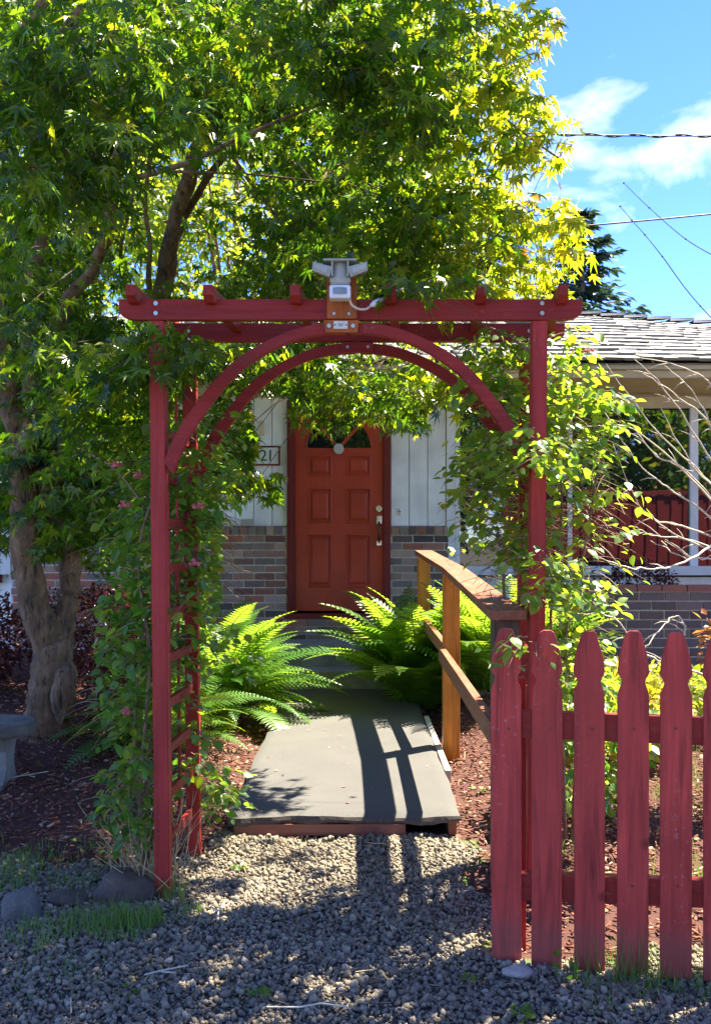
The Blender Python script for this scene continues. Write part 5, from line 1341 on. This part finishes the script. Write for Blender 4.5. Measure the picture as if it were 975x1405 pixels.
def weed(px, py, s, n, label, mat=VLO, D=None):
    x, y = gp(px, py)
    r_ = root('weed', (x, y, zg(x, y)), label, 'weed', 'small weeds in the ground'); me = bpy.data.meshes.get('weed_leaf_' + mat.name) or tmesh('weed_leaf_' + mat.name, OV, OF, mat)
    for k in range(n):
        a = k * 2.399; L = s * rnd.uniform(.3, 1); o = bpy.data.objects.new('leaf', me); COL.objects.link(o); o.parent = r_
        o.location = (math.cos(a) * L * .6, math.sin(a) * L * .5, L * rnd.uniform(.3, .9)); q = .034 * rnd.uniform(.6, 1.2); o.scale = (q, q, q); o.color = (rnd.uniform(.3, .7),) * 3 + (1,); o.rotation_euler = (rnd.uniform(-.3, .5), rnd.uniform(-.4, .4), a - 1.57)
    bm = bmesh.new(); b = Vector((x, y, zg(x, y) - .01)); tube_into(bm, [b, b + Vector((.004, 0, s * .4)), b + Vector((0, .005, s * .8))], [.003, .0025, .0015], 5); from_bm('stem', bm, VSTEM, r_)
weed(712, 1398, .05, 12, 'bushy green weed at the bottom of the gravel below the first picket')
weed(775, 1345, .07, 9, 'leafy green weed at the foot of the third picket')
weed(352, 1368, .03, 7, 'tiny green sprout in the shaded gravel left of centre')
weed(178, 1365, .025, 5, 'tiny sprout in the gravel below the brown rock')
weed(116, 1168, .07, 9, 'small green weed in the red mulch below the maple')
weed(158, 1185, .07, 8, 'green seedling in the mulch left of the dry stalks')
weed(327, 1192, .03, 6, 'small weed in the sunlit gravel in front of the ramp')
weed(655, 1092, .05, 6, 'yellow-green seedling in the mulch right of the ramp')
weed(645, 1345, .02, 5, 'tiny sprout in the gravel beside the first picket')

def dry(px, py, pts, label, mat=PALE, r=.0026):
    x, y = gp(px, py); bm = bmesh.new(); z = zg(x, y) + .020
    for line in pts: tube_into(bm, [Vector((x + a, y + b, z + .004 * i)) for i, (a, b) in enumerate(line)], [r] * len(line), 5)
    tag(from_bm('dry_twig', bm, mat), label, 'twig', 'dry twigs lying on the ground')
dry(300, 1262, [[(0, -.06), (.0, .02), (.012, .09)], [(0, .0), (-.03, .05)], [(.002, .04), (.03, .085)]], 'forked pale twig lying on the gravel near the left post')
dry(230, 1340, [[(-.07, -.02), (-.02, 0), (.06, .03)], [(-.02, 0), (.03, -.015)]], 'pale curved twig on the shaded gravel below the brown rock')
dry(290, 1335, [[(-.06, .0), (0, .012), (.07, .03)]], 'thin straw lying on dark gravel beside the curved twig', STRAW, .0018)
dry(430, 1393, [[(-.14, .01), (-.04, .0), (.02, .016), (.10, -.015)]], 'long wavy pale twig at the bottom centre of the gravel')
dry(500, 1342, [[(-.03, 0), (.04, .01)]], 'short straw in the middle of the dark gravel', STRAW, .002)
dry(40, 1085, [[(-.09, -.05), (0, .0), (.09, .06)], [(0, 0), (.05, -.05)], [(-.05, -.02), (-.02, .06)]], 'branched pale twig on the red mulch below the bench')
dry(225, 1195, [[(-.05, -.02), (.0, .0), (.05, .05)]], 'short pale stick in the mulch beside the left post')
dry(515, 1165, [[(-.04, .03), (.0, .0), (.04, -.01)]], 'small twig in the sunlit gravel by the ramp board', STRAW, .002)
dry(100, 1385, [[(-.02, .05), (.01, -.05)]], 'short twig on the gravel at the bottom left', STRAW, .002)

# leaf litter around the ramp and right bed
x, y = field(2600, -1.6, 3.0, 3.6, 8.2, lambda x, y: is_mulch(x, y) & ~((np.abs(x + .05) < .6) & (y > 4.55)))
n = len(x); t = R.normal(size=(n, 3)) * [1, 1, .25]; joined('leaf_litter', OV, OF, np.stack([x, y, gh(x, y) + R.uniform(.008, .02, n)], 1), frames(t, np.array([0, 0, 1.]) + R.normal(size=(n, 3)) * .4), R.uniform(.012, .034, n), LITTER, None, R.uniform(0, 1, n))

# a few fallen leaves and bark bits on the ramp felt and on the gravel
n = 46; x = R.uniform(-.55, .45, n); y = R.uniform(4.65, 7.9, n); t = R.normal(size=(n, 3)) * [1, 1, .12]
joined('fallen_leaves', OV, OF, np.stack([x, y, np.full(n, .106)], 1), frames(t, np.array([0, 0, 1.]) + R.normal(size=(n, 3)) * .2), R.uniform(.008, .026, n), LITTER, rp, R.uniform(0, 1, n))
x, y = field(900, -1.8, 1.9, 2.5, 4.7, lambda x, y: ~is_mulch(x, y)); n = len(x); t = R.normal(size=(n, 3)) * [1, 1, .2]
joined('gravel_litter', CV, CF, np.stack([x, y, gh(x, y) + R.uniform(.008, .016, n)], 1), frames(t, np.array([0, 0, 1.]) + R.normal(size=(n, 3)) * .4), np.stack([R.uniform(.002, .004, n), R.uniform(.008, .045, n), R.uniform(.001, .003, n)], 1), LITTER, None, R.uniform(0.3, 1, n))
